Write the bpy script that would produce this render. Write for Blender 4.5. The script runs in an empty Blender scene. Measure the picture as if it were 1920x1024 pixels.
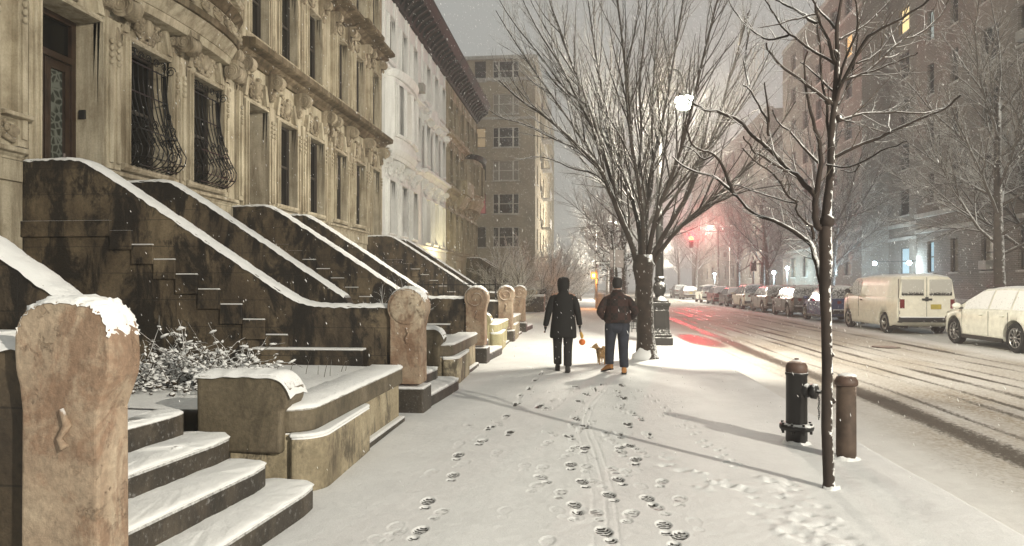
import bpy, bmesh, math, random
import numpy as np
from mathutils import Vector, Matrix, noise as mnoise
R = math.radians
scene = bpy.context.scene
COL = scene.collection
random.seed(7)

# ------------------------------------------------------------------ camera, sky, exposure
FPX, TH, EYE = 1300.0, math.atan(140/1300), 1.65
cd = bpy.data.cameras.new('camera'); cam = bpy.data.objects.new('camera', cd); COL.objects.link(cam)
cam.location = (0, 0, EYE); cam.rotation_euler = (R(90), 0, TH)
cd.sensor_width = 36; cd.lens = FPX/1920*36; cd.shift_y = 21/1920; cd.clip_end = 2000; cd.clip_start = .05
scene.camera = cam
w = bpy.data.worlds.new('World'); scene.world = w; w.use_nodes = True
bg = w.node_tree.nodes['Background']; bg.inputs[0].default_value = (.985, 1.0, .94, 1); bg.inputs[1].default_value = .31
scene.view_settings.view_transform = 'Standard'; scene.view_settings.look = 'None'
scene.view_settings.exposure = .5; scene.view_settings.gamma = 1
cy = scene.cycles
cy.max_bounces = 5; cy.diffuse_bounces = 3; cy.glossy_bounces = 2; cy.transmission_bounces = 2; cy.transparent_max_bounces = 4
cy.volume_bounces = 0; cy.sample_clamp_indirect = 4; cy.caustics_reflective = False; cy.caustics_refractive = False
cy.use_denoising = True
CC, SS = math.cos(TH), math.sin(TH)
def at(u, v, Y):                      # the point of the plane y=Y that the photo shows at pixel u,v
    a = (u-960)/FPX; b = -(v-533)/FPX
    dx, dy = -SS+a*CC, CC+a*SS
    t = Y/dy
    return Vector((dx*t, Y, EYE+b*t))
def gr(u, v, z=0.0):
    a = (u-960)/FPX; b = -(v-533)/FPX
    t = (z-EYE)/b
    return Vector(((-SS+a*CC)*t, (CC+a*SS)*t, z))

# ------------------------------------------------------------------ materials
class NT:
    def __init__(s, name):
        m = bpy.data.materials.new(name); m.use_nodes = True; s.m = m; s.t = m.node_tree
        s.b = s.t.nodes['Principled BSDF']; s.out = s.t.nodes['Material Output']
        s.tc = None
    def n(s, ty, **kw):
        nd = s.t.nodes.new(ty)
        for k, v in kw.items(): setattr(nd, k, v)
        return nd
    def l(s, a, b): s.t.links.new(a, b)
    def pos(s, scale=(1, 1, 1)):
        g = s.n('ShaderNodeNewGeometry'); mp = s.n('ShaderNodeMapping'); mp.inputs['Scale'].default_value = scale
        s.l(g.outputs['Position'], mp.inputs[0]); return mp.outputs[0]
    def obj(s, scale=(1, 1, 1)):
        g = s.n('ShaderNodeTexCoord'); mp = s.n('ShaderNodeMapping'); mp.inputs['Scale'].default_value = scale
        s.l(g.outputs['Object'], mp.inputs[0]); return mp.outputs[0]
    def noise(s, vec, scale, detail=4, rough=.55, dist=0):
        nd = s.n('ShaderNodeTexNoise'); nd.inputs['Scale'].default_value = scale; nd.inputs['Detail'].default_value = detail
        nd.inputs['Roughness'].default_value = rough; nd.inputs['Distortion'].default_value = dist
        if vec is not None: s.l(vec, nd.inputs['Vector'])
        return nd.outputs[0]
    def ramp(s, fac, stops):
        r = s.n('ShaderNodeValToRGB'); e = r.color_ramp.elements
        while len(e) < len(stops): e.new(.5)
        for k, (p, c) in enumerate(stops):
            e[k].position = p; e[k].color = (*(c if hasattr(c, '__len__') else (c, c, c)), 1)
        s.l(fac, r.inputs[0]); return r.outputs[0]
    def mix(s, fac, a, b, mode='MIX'):
        m = s.n('ShaderNodeMix', data_type='RGBA', blend_type=mode)
        for sock, v in ((m.inputs[0], fac), (m.inputs[6], a), (m.inputs[7], b)):
            if isinstance(v, (int, float)): sock.default_value = v
            elif isinstance(v, tuple): sock.default_value = (*v, 1)
            else: s.l(v, sock)
        return m.outputs[2]
    def math(s, op, a, b=None, clamp=False):
        m = s.n('ShaderNodeMath', operation=op); m.use_clamp = clamp
        for sock, v in ((m.inputs[0], a), (m.inputs[1], b)):
            if v is None: continue
            if isinstance(v, (int, float)): sock.default_value = v
            else: s.l(v, sock)
        return m.outputs[0]
    def bump(s, h, strength=.5, dist=.02, prev=None):
        b = s.n('ShaderNodeBump'); b.inputs['Strength'].default_value = strength; b.inputs['Distance'].default_value = dist
        s.l(h, b.inputs['Height'])
        if prev is not None: s.l(prev, b.inputs['Normal'])
        return b.outputs[0]
    def set(s, col=None, rough=None, metal=None, normal=None):
        for nm, v in (('Base Color', col), ('Roughness', rough), ('Metallic', metal), ('Normal', normal)):
            if v is None: continue
            if isinstance(v, tuple): s.b.inputs[nm].default_value = (*v, 1)
            elif isinstance(v, (int, float)): s.b.inputs[nm].default_value = v
            else: s.l(v, s.b.inputs[nm])
    def snowtop(s, col, rough, lo=.45, hi=.75, nscale=9, amount=.35, snow=(.8, .8, .8), wind=(0, 0, 1)):
        """lie snow on what faces up (or the wind)"""
        g = s.n('ShaderNodeNewGeometry')
        d = s.n('ShaderNodeVectorMath', operation='DOT_PRODUCT'); s.l(g.outputs['Normal'], d.inputs[0])
        d.inputs[1].default_value = Vector(wind).normalized()
        nz = s.noise(s.pos(), nscale, 3, .7)
        v = s.math('ADD', d.outputs['Value'], s.math('MULTIPLY', s.math('SUBTRACT', nz, .5), amount*2))
        f = s.ramp(v, ((lo, 0), (hi, 1)))
        c = s.mix(f, col, snow)
        return c, f
    def emit(s, col, st):
        s.b.inputs['Emission Color'].default_value = (*col, 1); s.b.inputs['Emission Strength'].default_value = st
M = {}
def mk(name):
    t = NT(name); M[name] = t.m; return t

t = mk('snow'); v = t.pos()
t.set(col=t.ramp(t.noise(v, 1.3, 5), ((.3, (.74, .745, .74)), (.7, (.82, .82, .81)))), rough=.75,
      normal=t.bump(t.noise(v, 60, 5, .7), .45, .012, t.bump(t.noise(v, 7, 4), .35, .05)))
t.b.inputs['Specular IOR Level'].default_value = .25

def stone(name, a, b, c, grime, streak=.6, snowlo=.80, snowhi=1.05, bumpd=.012, amount=.25):
    t = mk(name); v = t.pos()
    base = t.ramp(t.noise(v, 1.7, 6, .65), ((.3, a), (.5, b), (.72, c)))
    st = t.noise(t.pos((3.5, 3.5, .35)), 1.6, 6, .65, .3)
    gf = t.ramp(st, ((.42, 0), (.68, 1)))
    base = t.mix(t.math('MULTIPLY', gf, streak), base, grime)
    sp = t.ramp(t.noise(v, 34, 4, .7), ((.35, .82), (.6, 1)))
    base = t.mix(1.0, base, sp, 'MULTIPLY')
    col, f = t.snowtop(base, .85, snowlo, snowhi, 11, amount)
    t.set(col=col, rough=.88, normal=t.bump(t.noise(v, 45, 5, .7), .5, bumpd))
    t.b.inputs['Specular IOR Level'].default_value = .2
    return t
stone('limestone', (.32, .27, .19), (.50, .44, .33), (.58, .52, .40), (.15, .115, .072), .75)
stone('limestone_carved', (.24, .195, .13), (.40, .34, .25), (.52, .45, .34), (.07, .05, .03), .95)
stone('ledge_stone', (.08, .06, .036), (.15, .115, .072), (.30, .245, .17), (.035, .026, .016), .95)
stone('white_facade', (.78, .78, .76), (.84, .84, .82), (.86, .86, .84), (.5, .49, .46), .4)
stone('tan_stone', (.32, .28, .20), (.44, .38, .28), (.52, .46, .35), (.12, .095, .06), .7)
stone('tan_lit_stone', (.33, .30, .17), (.45, .41, .25), (.52, .48, .32), (.2, .16, .09), .6, .55, .8)  # tan stone again, with the yellow lamplight put into its colour
stone('trim_stone', (.38, .36, .33), (.5, .48, .44), (.58, .56, .52), (.25, .23, .2), .5, .5, .8)
# brownstone of the stoops: dark, wet, with pale worn patches
def brownstone(name, dark, mid, pale, wet, rough=.7, lo=.52, hi=.66, snowlo=.72, snowhi=.9, courses=True, patch=.5, sv=(1.5, 1.5, .7), pits=False):
    t = mk(name); v = t.pos()
    n1 = t.noise(t.pos((1.5, 1.5, .8)), 1.1, 7, .62, .5)
    n2 = t.noise(t.pos(sv), 1.9, 6, .72, .5)
    c = t.ramp(n1, ((.36, dark), (.52, mid), (.68, pale)))
    c = t.mix(t.math('MULTIPLY', t.ramp(n2, ((.47, 0), (.56, 1))), patch), c, wet)
    c = t.mix(1.0, c, t.ramp(t.noise(v, 26, 5, .7), ((.3, .72), (.65, 1.12))), 'MULTIPLY')
    nrm = t.bump(t.noise(v, 30, 6, .7), .55, .015, t.bump(n1, .4, .05))
    if courses:
        br = t.n('ShaderNodeTexBrick'); br.inputs['Scale'].default_value = 1; br.inputs['Brick Width'].default_value = 1.1
        br.inputs['Row Height'].default_value = .36; br.inputs['Mortar Size'].default_value = .006; br.inputs['Mortar Smooth'].default_value = .3
        sx = t.n('ShaderNodeSeparateXYZ'); t.l(v, sx.inputs[0]); cb = t.n('ShaderNodeCombineXYZ')
        t.l(t.math('ADD', sx.outputs[0], sx.outputs[1]), cb.inputs[0]); t.l(sx.outputs[2], cb.inputs[1]); t.l(cb.outputs[0], br.inputs['Vector'])
        c = t.mix(t.math('MULTIPLY', br.outputs['Fac'], .6), c, wet)
        nrm = t.bump(t.math('SUBTRACT', 1.0, br.outputs['Fac']), .4, .01, nrm)
    if pits:
        pv_ = t.ramp(t.noise(v, 11, 6, .75, .4), ((.56, 0), (.63, 1)))
        lowz = t.n('ShaderNodeSeparateXYZ'); t.l(v, lowz.inputs[0])
        pv_ = t.math('MULTIPLY', pv_, t.ramp(t.noise(v, 1.6, 4), ((.45, 0), (.6, 1))))
        c = t.mix(t.math('MULTIPLY', pv_, .75), c, (.20, .125, .07))
        nrm = t.bump(t.math('SUBTRACT', 1.0, pv_), .7, .02, t.bump(t.noise(v, 4.5, 3, .5), .45, .05, nrm))
    col, f = t.snowtop(c, .8, snowlo, snowhi, 30, .3)
    t.set(col=col, rough=rough, normal=nrm)
    return t
brownstone('brownstone', (.036, .025, .015), (.090, .066, .040), (.18, .138, .085), (.008, .0055, .0035), patch=.92)
brownstone('newel_stone', (.25, .175, .12), (.36, .28, .20), (.45, .375, .28), (.20, .115, .07), .75, .48, .56, .6, 1.0, False, .7, (1.6, 1.6, 1.1), True)
brownstone('step_stone', (.035, .028, .02), (.065, .052, .038), (.11, .09, .068), (.012, .01, .008), .6, .5, .6, .05, .5, False)
brownstone('planter_stone', (.22, .18, .115), (.36, .30, .20), (.46, .40, .28), (.07, .055, .035), .75, .5, .6, .35, .62, False, .85)
brownstone('coping_stone', (.07, .056, .036), (.13, .105, .068), (.18, .145, .10), (.05, .04, .026), .75, .5, .6, .12, .5, False)

def plain(name, col, rough=.5, metal=0, spec=None, vary=.15, nscale=6, bump=0):
    t = mk(name)
    c = t.ramp(t.noise(t.obj(), nscale, 5, .6), ((.3, tuple(x*(1-vary) for x in col)), (.7, tuple(min(1, x*(1+vary)) for x in col))))
    t.set(col=c, rough=rough, metal=metal)
    if bump: t.set(normal=t.bump(t.noise(t.obj(), 40, 4), bump, .005))
    return t
def snowed(name, col, rough=.5, metal=0, lo=.4, hi=.7, amount=.3, nscale=12, wind=(0, 0, 1), vary=.15, sn=(.78, .78, .77)):
    t = mk(name)
    c = t.ramp(t.noise(t.pos(), 5, 5, .6), ((.3, tuple(x*(1-vary) for x in col)), (.7, tuple(min(1, x*(1+vary)) for x in col))))
    cc, f = t.snowtop(c, rough, lo, hi, nscale, amount, sn, wind)
    rr = t.math('ADD', t.math('MULTIPLY', f, .85-rough), rough)
    t.set(col=cc, rough=rr, metal=metal, normal=t.bump(t.math('MULTIPLY', f, t.noise(t.pos(), 35, 3)), .5, .01))
    return t
plain('dark_wood', (.032, .018, .011), .35, vary=.5, nscale=3)
plain('window_wood', (.04, .033, .026), .5)
plain('pale_wood', (.5, .48, .42), .5)
t = mk('window_glass'); t.set(col=t.ramp(t.noise(t.pos((1, 1, .4)), .9, 3), ((.4, (.004, .004, .004)), (.7, (.016, .014, .011)))), rough=.15); t.b.inputs['Specular IOR Level'].default_value = .25
t = mk('shade_glass'); t.set(col=(.23, .20, .155), rough=.35)
t = mk('lace_glass')
vo = t.n('ShaderNodeTexVoronoi', feature='DISTANCE_TO_EDGE'); vo.inputs['Scale'].default_value = 9; t.l(t.pos((1, 1, 1)), vo.inputs['Vector'])
t.set(col=t.ramp(vo.outputs[0], ((.05, (.13, .14, .12)), (.16, (.025, .028, .022)))), rough=.25)
def glow(name, col, st, blinds=False):
    t = mk(name); t.set(col=(.1, .1, .1), rough=.4); t.emit(col, st)
    if blinds:
        wv = t.n('ShaderNodeTexWave', bands_direction='Z'); wv.inputs['Scale'].default_value = 5; t.l(t.pos(), wv.inputs['Vector'])
        t.l(t.ramp(wv.outputs[0], ((0, tuple(c*.55 for c in col)), (1, col))), t.b.inputs['Emission Color'])
glow('warm_window', (1, .72, .33), 1.4, True); glow('orange_window', (1, .55, .2), 1.1, True); glow('pale_window', (.72, .85, .8), .34)
glow('dim_window', (.9, .62, .3), .3, True); glow('red_window', (.75, .16, .14), .28, True); glow('cyan_window', (.55, .85, 1), .7, True)
glow('lamp_white', (1, .93, .78), 90); glow('lamp_blaze', (1, .93, .76), 900); glow('lamp_cool', (.65, .9, 1), 25); glow('lamp_red', (1, .022, .006), 60); glow('lamp_orange', (1, .35, .05), 16)
glow('tail_red', (.8, .02, .02), .12); glow('phone_blue', (.25, .5, 1), .7)
snowed('iron', (.012, .011, .01), .45, .3, .5, .8)
snowed('iron_clean', (.008, .0075, .007), .4, .3, .93, 1.1, .1)
snowed('post_metal', (.020, .018, .016), .5, .2, .80, .97, .35, 20, (.3, -.5, .6))
snowed('galv_metal', (.25, .24, .23), .5, .5, .6, .9)
snowed('bark', (.038, .027, .02), .9, 0, .72, .92, .55, 17, (.55, -.25, .6), .5)
snowed('bark_slim', (.030, .020, .015), .85, 0, .60, .80, 1.1, 16, (.7, -.15, .55), .4)
snowed('limb_slim', (.030, .020, .015), .85, 0, .52, .74, .42, 18, (.12, -.1, .98), .4)
snowed('bark_grey', (.065, .054, .044), .9, 0, .5, .76, .5, 9, (.4, -.4, .7), .35)
snowed('twig', (.085, .068, .052), .9, 0, .35, .7, .2, 30, (.35, -.2, .9), .3)
snowed('twig_snowy', (.20, .175, .145), .9, 0, -.25, .3, .2, 30, (.2, -.3, .9), .3)
snowed('twig_white', (.36, .33, .28), .9, 0, -.7, .0, .2, 30, (.2, -.3, .9), .3)
snowed('dry_leaf', (.05, .032, .018), .8, 0, .45, .75, .5, 14, (.2, -.2, .9), .5)
snowed('hydrant_paint', (.010, .0095, .009), .4, .2, .62, .85, .35, 26, (.25, -.1, .9), .3)
snowed('hydrant_cap', (.085, .05, .036), .6, 0, .7, .95, .4, 26, (.1, 0, .9), .4, (.5, .4, .35))
snowed('rust_metal', (.085, .058, .042), .75, .2, .75, .98, .45, 40, (.5, .1, .8), .55, (.55, .45, .4))
plain('orange_plastic', (.7, .17, .02), .4); plain('yellow_cloth', (.6, .36, .08), .7)
snowed('coat_black', (.006, .0055, .005), .85, 0, .88, 1.0, .5, 22); snowed('jacket_brown', (.024, .012, .010), .85, 0, .86, 1.0, .5, 22)
t = mk('plaid'); ck = t.n('ShaderNodeTexChecker'); ck.inputs['Scale'].default_value = 8; t.l(t.obj((1, 1, 1)), ck.inputs['Vector'])
ck2 = t.n('ShaderNodeTexChecker'); ck2.inputs['Scale'].default_value = 23; t.l(t.obj(), ck2.inputs['Vector'])
pc = t.mix(ck.outputs['Fac'], (.034, .012, .009), (.009, .006, .0055)); pc = t.mix(t.math('MULTIPLY', ck2.outputs['Fac'], .4), pc, (.05, .03, .022))
pc, f_ = t.snowtop(pc, .85, .88, 1.0, 22, .5); t.set(col=pc, rough=.85)
plain('trousers_black', (.012, .011, .011), .85); plain('denim', (.022, .026, .038), .85, vary=.4, nscale=9, bump=.4)
plain('boot_tan', (.33, .15, .045), .7, vary=.3); plain('boot_black', (.012, .011, .01), .6); plain('skin', (.42, .25, .18), .6); plain('hair', (.012, .009, .008), .7, nscale=30, vary=.6)
plain('dog_fur', (.38, .24, .11), .95, vary=.35, nscale=30, bump=1.0); plain('dog_coat', (.02, .018, .018), .85)
snowed('paint_cream', (.72, .685, .575), .35, 0, .62, .95, .55, 9, vary=.1); snowed('paint_white', (.78, .77, .68), .22, 0, .75, .97, .2, 6)
snowed('paint_blue', (.075, .10, .21), .25, .3, .66, .9, .35, 6); snowed('paint_gray', (.15, .14, .13), .3, .4, .66, .9, .35, 6)
snowed('paint_silver', (.29, .27, .245), .3, .4, .66, .9, .35, 6); snowed('paint_dark', (.035, .033, .035), .3, .3, .66, .9, .35, 6)
snowed('paint_red', (.22, .035, .035), .3, .3, .66, .9, .35, 6); snowed('paint_brightblue', (.02, .09, .40), .3, .3, .7, .9, .3, 6)
snowed('car_glass', (.018, .019, .018), .12, 0, .52, .78, .5, 16); snowed('car_glass_snow', (.05, .05, .05), .3, 0, -.35, .25, .6, 22)
t = mk('van_glass'); g = t.n('ShaderNodeNewGeometry'); sx = t.n('ShaderNodeSeparateXYZ'); t.l(t.obj(), sx.inputs[0])
f = t.ramp(t.math('ADD', t.math('MULTIPLY', t.math('SUBTRACT', sx.outputs[2], 1.42), 5.5), t.math('MULTIPLY', t.math('SUBTRACT', t.noise(t.obj(), 22, 5, .7), .5), 2.2)), ((.1, 0), (.35, 1)))
t.set(col=t.mix(f, (.03, .028, .025), (.50, .485, .44)), rough=.7, normal=t.bump(t.noise(t.obj(), 26, 4, .7), 1.0, .03))
plain('rubber', (.012, .012, .012), .8); plain('alloy', (.35, .34, .33), .3, .8, vary=.2); plain('hubcap', (.3, .29, .26), .4, .5); plain('black_plastic', (.018, .017, .016), .55)
plain('tail_lamp', (.16, .012, .012), .2); plain('plate', (.42, .33, .06), .4); plain('chrome', (.55, .54, .5), .15, 1)
plain('white_sign', (.20, .17, .16), .7); plain('bin_grey', (.32, .31, .28), .6); plain('red_ribbon', (.45, .01, .02), .6); plain('green_leaf', (.02, .05, .015), .8)
plain('roof_dark', (.012, .012, .012), .8, vary=.4)
def brick(name, a, b, mortar, sc=1.0):
    t = mk(name); v = t.pos()
    sx = t.n('ShaderNodeSeparateXYZ'); t.l(v, sx.inputs[0]); cb = t.n('ShaderNodeCombineXYZ')
    t.l(t.math('ADD', sx.outputs[0], sx.outputs[1]), cb.inputs[0]); t.l(sx.outputs[2], cb.inputs[1])
    br = t.n('ShaderNodeTexBrick'); br.inputs['Scale'].default_value = sc; br.inputs['Brick Width'].default_value = .26; br.inputs['Row Height'].default_value = .09
    br.inputs['Mortar Size'].default_value = .012; br.inputs['Bias'].default_value = -.1
    br.inputs['Color1'].default_value = (*a, 1); br.inputs['Color2'].default_value = (*b, 1); br.inputs['Mortar'].default_value = (*mortar, 1)
    t.l(cb.outputs[0], br.inputs['Vector'])
    c = t.mix(1.0, br.outputs[0], t.ramp(t.noise(t.pos((1, 1, .5)), .6, 6), ((.3, .68), (.7, 1.15))), 'MULTIPLY')
    t.set(col=c, rough=.9, normal=t.bump(t.math('SUBTRACT', 1.0, br.outputs['Fac']), .5, .01))
brick('brick_brown', (.15, .125, .10), (.21, .175, .14), (.28, .26, .23))
brick('brick_tan', (.31, .26, .175), (.38, .32, .225), (.38, .33, .26))
# pavement and road: snow worn through to the ground where the attribute "bare" says so
def worn(name, ground, snow, nscale, soft, dirt=(.42, .34, .26), base=.5):
    t = mk(name); v = t.pos()
    a = t.n('ShaderNodeAttribute', attribute_name='bare'); d = t.n('ShaderNodeAttribute', attribute_name='dirt')
    nz = t.noise(v, nscale, 5, .75)
    f = t.ramp(t.math('ADD', a.outputs['Fac'], t.math('MULTIPLY', t.math('SUBTRACT', nz, .5), soft)), ((base-.12, 0), (base+.12, 1)))
    sc = t.mix(1.0, t.ramp(t.noise(v, 2.2, 5), ((.3, tuple(x*.90 for x in snow)), (.7, snow))), t.ramp(t.noise(v, 120, 3, .8), ((.35, .84), (.6, 1))), 'MULTIPLY')
    sc = t.mix(t.math('MULTIPLY', d.outputs['Fac'], t.ramp(t.noise(v, 18, 4, .7), ((.3, .25), (.62, 1)))), sc, dirt)
    t.set(col=t.mix(f, sc, ground), rough=t.math('SUBTRACT', .8, t.math('MULTIPLY', f, .3)),
          normal=t.bump(t.noise(v, 90, 5, .75), .6, .008, t.bump(t.noise(v, 9, 4), .3, .03)))
    t.b.inputs['Specular IOR Level'].default_value = .25
worn('pavement_snow', (.03, .027, .024), (.76, .76, .755), 70, .36)
worn('road_snow', (.10, .085, .068), (.70, .69, .665), 26, 1.5, (.29, .235, .165))

# ------------------------------------------------------------------ mesh helpers
ORG = {}
def org(o): return ORG.get(o.name, Vector((0, 0, 0))) if o else Vector((0, 0, 0))
def tag(o, label=None, cat=None, group=None, kind=None):
    if label: o['label'] = label
    if cat: o['category'] = cat
    if group: o['group'] = group
    if kind: o['kind'] = kind
    return o
def thing(name, label, cat, loc=(0, 0, 0), group=None, local=False):
    o = bpy.data.objects.new(name, None); COL.objects.link(o); o.empty_display_size = .1
    o.location = loc; tag(o, label, cat, group)
    ORG[o.name] = Vector((0, 0, 0)) if local else Vector(loc)
    return o
class Fr:                              # a wall plane: p0 + d*s + n*o
    def __init__(s, p0, d, n): s.p, s.d, s.n = Vector(p0), Vector(d).normalized(), Vector(n).normalized()
    def __call__(s, a, o, z): return s.p+s.d*a+s.n*o+Vector((0, 0, z))
class MB:
    def __init__(s): s.v = []; s.f = []; s.sm = []; s.mi = []
    def add(s, vs, fs, smooth=False, mi=0):
        k = len(s.v); s.v += [tuple(p) for p in vs]; s.f += [tuple(i+k for i in f) for f in fs]; s.sm += [smooth]*len(fs); s.mi += [mi]*len(fs); return s
    def hexa(s, c, **k):
        return s.add(c, [(0, 1, 2, 3), (7, 6, 5, 4), (0, 4, 5, 1), (1, 5, 6, 2), (2, 6, 7, 3), (3, 7, 4, 0)], **k)
    def box(s, x0, x1, y0, y1, z0, z1, **k):
        return s.hexa([(x0, y0, z0), (x0, y1, z0), (x1, y1, z0), (x1, y0, z0), (x0, y0, z1), (x0, y1, z1), (x1, y1, z1), (x1, y0, z1)], **k)
    def fbox(s, F, s0, s1, o0, o1, z0, z1, **k):
        return s.hexa([F(s0, o0, z0), F(s1, o0, z0), F(s1, o1, z0), F(s0, o1, z0), F(s0, o0, z1), F(s1, o0, z1), F(s1, o1, z1), F(s0, o1, z1)], **k)
    def prism(s, poly, a, b, smooth=False, **k):         # two matching rings a(p), b(p)
        n = len(poly); A = [a(p) for p in poly]; B = [b(p) for p in poly]
        s.add(A+B, [tuple(range(n-1, -1, -1)), tuple(range(n, 2*n))], False, **k)
        return s.add(A+B, [(i, (i+1) % n, n+(i+1) % n, n+i) for i in range(n)], smooth, **k)
    def prof(s, F, poly, s0, s1, **k):                   # (o,z) profile run along the wall
        return s.prism(poly, lambda p: F(s0, p[0], p[1]), lambda p: F(s1, p[0], p[1]), **k)
    def face_prof(s, F, poly, o0, o1, **k):              # (s,z) outline pulled out of the wall
        return s.prism(poly, lambda p: F(p[0], o0, p[1]), lambda p: F(p[0], o1, p[1]), **k)
    def loft(s, rings, closed=True, cap=True, smooth=True, **k):
        n = len(rings[0]); vs = [p for r in rings for p in r]; fs = []
        for i in range(len(rings)-1):
            for j in range(n if closed else n-1):
                a = i*n+j; b = i*n+(j+1) % n
                fs.append((a, b, b+n, a+n))
        s.add(vs, fs, smooth, **k)
        if cap and closed:
            s.add(rings[0], [tuple(range(n-1, -1, -1))], False, **k); s.add(rings[-1], [tuple(range(n))], False, **k)
        return s
    def tube(s, pts, rad, n=6, cap=True, smooth=True, **k):
        pts = [Vector(p) for p in pts]; rings = []
        if not hasattr(rad, '__len__'): rad = [rad]*len(pts)
        up = None
        for i, p in enumerate(pts):
            d = (pts[min(i+1, len(pts)-1)]-pts[max(i-1, 0)])
            d = d.normalized() if d.length > 1e-9 else Vector((0, 0, 1))
            if up is None: up = Vector((0, 0, 1)) if abs(d.z) < .9 else Vector((1, 0, 0))
            u = (up-d*up.dot(d)).normalized(); up = u; w_ = d.cross(u)
            rings.append([p+(u*math.cos(2*math.pi*j/n)+w_*math.sin(2*math.pi*j/n))*rad[i] for j in range(n)])
        return s.loft(rings, True, cap, smooth, **k)
    def lathe(s, prof, c=(0, 0, 0), n=20, axis='z', smooth=True, **k):
        c = Vector(c); rings = []
        for r, h in prof:
            ring = []
            for j in range(n):
                a = 2*math.pi*j/n; x, y = r*math.cos(a), r*math.sin(a)
                ring.append(c+(Vector((x, y, h)) if axis == 'z' else Vector((h, x, y)) if axis == 'x' else Vector((y, h, x))))
            rings.append(ring)
        return s.loft(rings, True, True, smooth, **k)
    def ball(s, c, r, n=10, m=7, sc=(1, 1, 1), rot=None, jit=0, **k):
        rings = []; c = Vector(c)
        for i in range(m+1):
            a = math.pi*i/m-math.pi/2; ring = []
            for j in range(n):
                b = 2*math.pi*j/n
                p = Vector((math.cos(a)*math.cos(b)*sc[0], math.cos(a)*math.sin(b)*sc[1], math.sin(a)*sc[2]))*r
                if i in (0, m): p = Vector((p.x*.01, p.y*.01, p.z))
                if jit: p *= 1+jit*(mnoise.noise(Vector(c)*7+p.normalized()*2.2))
                if rot: p = rot @ p
                ring.append(c+p)
            rings.append(ring)
        return s.loft(rings, True, True, True, **k)
    def build(s, name, mat, parent=None, bevel=0, sub=0, seg=2, ang=35):
        o_ = org(parent); me = bpy.data.meshes.new(name)
        me.from_pydata([(p[0]-o_.x, p[1]-o_.y, p[2]-o_.z) for p in s.v], [], s.f)
        mats = mat if isinstance(mat, (list, tuple)) else [mat]
        for m in mats: me.materials.append(M[m] if isinstance(m, str) else m)
        me.polygons.foreach_set('use_smooth', s.sm); me.polygons.foreach_set('material_index', s.mi)
        bm = bmesh.new(); bm.from_mesh(me); bmesh.ops.remove_doubles(bm, verts=bm.verts, dist=.0004)
        if len(bm.faces) < 60000: bmesh.ops.recalc_face_normals(bm, faces=bm.faces)
        bm.to_mesh(me); bm.free(); me.update()
        o = bpy.data.objects.new(name, me); COL.objects.link(o); ORG[o.name] = o_
        if parent: o.parent = parent
        if bevel:
            b = o.modifiers.new('bevel', 'BEVEL'); b.width = bevel; b.segments = seg; b.limit_method = 'ANGLE'; b.angle_limit = R(ang); b.harden_normals = False
        if sub:
            q = o.modifiers.new('sub', 'SUBSURF'); q.levels = q.render_levels = sub
        return o
def bx(name, mat, parent, *a, bevel=0): return MB().box(*a).build(name, mat, parent, bevel)
def kids(o): return [c for c in bpy.data.objects if c.parent == o]
def copy_tree(o, parent=None, ch=None):
    if ch is None:
        ch = {}
        for q in bpy.data.objects:
            if q.parent: ch.setdefault(q.parent.name, []).append(q)
    c = o.copy(); COL.objects.link(c)
    if parent: c.parent = parent
    for k in ch.get(o.name, []): copy_tree(k, c, ch)
    return c
def rnd(a, b): return random.uniform(a, b)
def smooth_poly(pts, it=2):
    for _ in range(it):
        q = [pts[0]]
        for a, b in zip(pts, pts[1:]):
            q += [tuple(a[i]*.75+b[i]*.25 for i in range(len(a))), tuple(a[i]*.25+b[i]*.75 for i in range(len(a)))]
        pts = q+[pts[-1]]
    return pts

# ================================================================== THE GROUND
def grid_mesh(name, xs, ys, Z, attrs, mat):
    nx, ny = len(xs), len(ys)
    X, Y = np.meshgrid(xs, ys)
    co = np.stack([X, Y, Z], -1).reshape(-1, 3).astype(np.float32)
    i = np.arange(nx*ny).reshape(ny, nx)
    q = np.stack([i[:-1, :-1], i[:-1, 1:], i[1:, 1:], i[1:, :-1]], -1).reshape(-1, 4).astype(np.int32)
    me = bpy.data.meshes.new(name); me.vertices.add(len(co)); me.vertices.foreach_set('co', co.ravel())
    me.loops.add(q.size); me.loops.foreach_set('vertex_index', q.ravel())
    me.polygons.add(len(q)); me.polygons.foreach_set('loop_start', np.arange(0, q.size, 4, dtype=np.int32))
    me.polygons.foreach_set('use_smooth', np.ones(len(q), bool)); me.update(calc_edges=True)
    for k, a in attrs.items():
        at_ = me.attributes.new(k, 'FLOAT', 'POINT'); at_.data.foreach_set('value', a.astype(np.float32).ravel())
    me.materials.append(M[mat]); o = bpy.data.objects.new(name, me); COL.objects.link(o); o['kind'] = 'structure'
    return o
rs = np.random.RandomState(3)
def vnoise(X, Y, sc, seed):            # cheap smooth value noise
    r = np.random.RandomState(seed); T = r.rand(256, 256)
    x = X/sc; y = Y/sc; x0 = np.floor(x).astype(int); y0 = np.floor(y).astype(int); fx = x-x0; fy = y-y0
    fx = fx*fx*(3-2*fx); fy = fy*fy*(3-2*fy)
    g = lambda a, b: T[a % 256, b % 256]
    return (g(x0, y0)*(1-fx)+g(x0+1, y0)*fx)*(1-fy)+(g(x0, y0+1)*(1-fx)+g(x0+1, y0+1)*fx)*fy
def sstep(a, b, x):
    t = np.clip((x-a)/(b-a), 0, 1); return t*t*(3-2*t)
xs = np.concatenate([np.arange(-2.75, -1.75, .03), np.arange(-1.75, 1.15, .0088), np.arange(1.15, 2.72, .016), np.linspace(2.72, 2.96, 14)])
ys = [-28, -15, -6, -1, 1.0, 1.9, 2.5, 3.1]; d = .0092
while ys[-1] < 62:
    ys.append(ys[-1]+d)
    if ys[-1] > 6.5: d *= 1.02
ys += list(np.linspace(66, 215, 30)); ys = np.array(ys)
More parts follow.
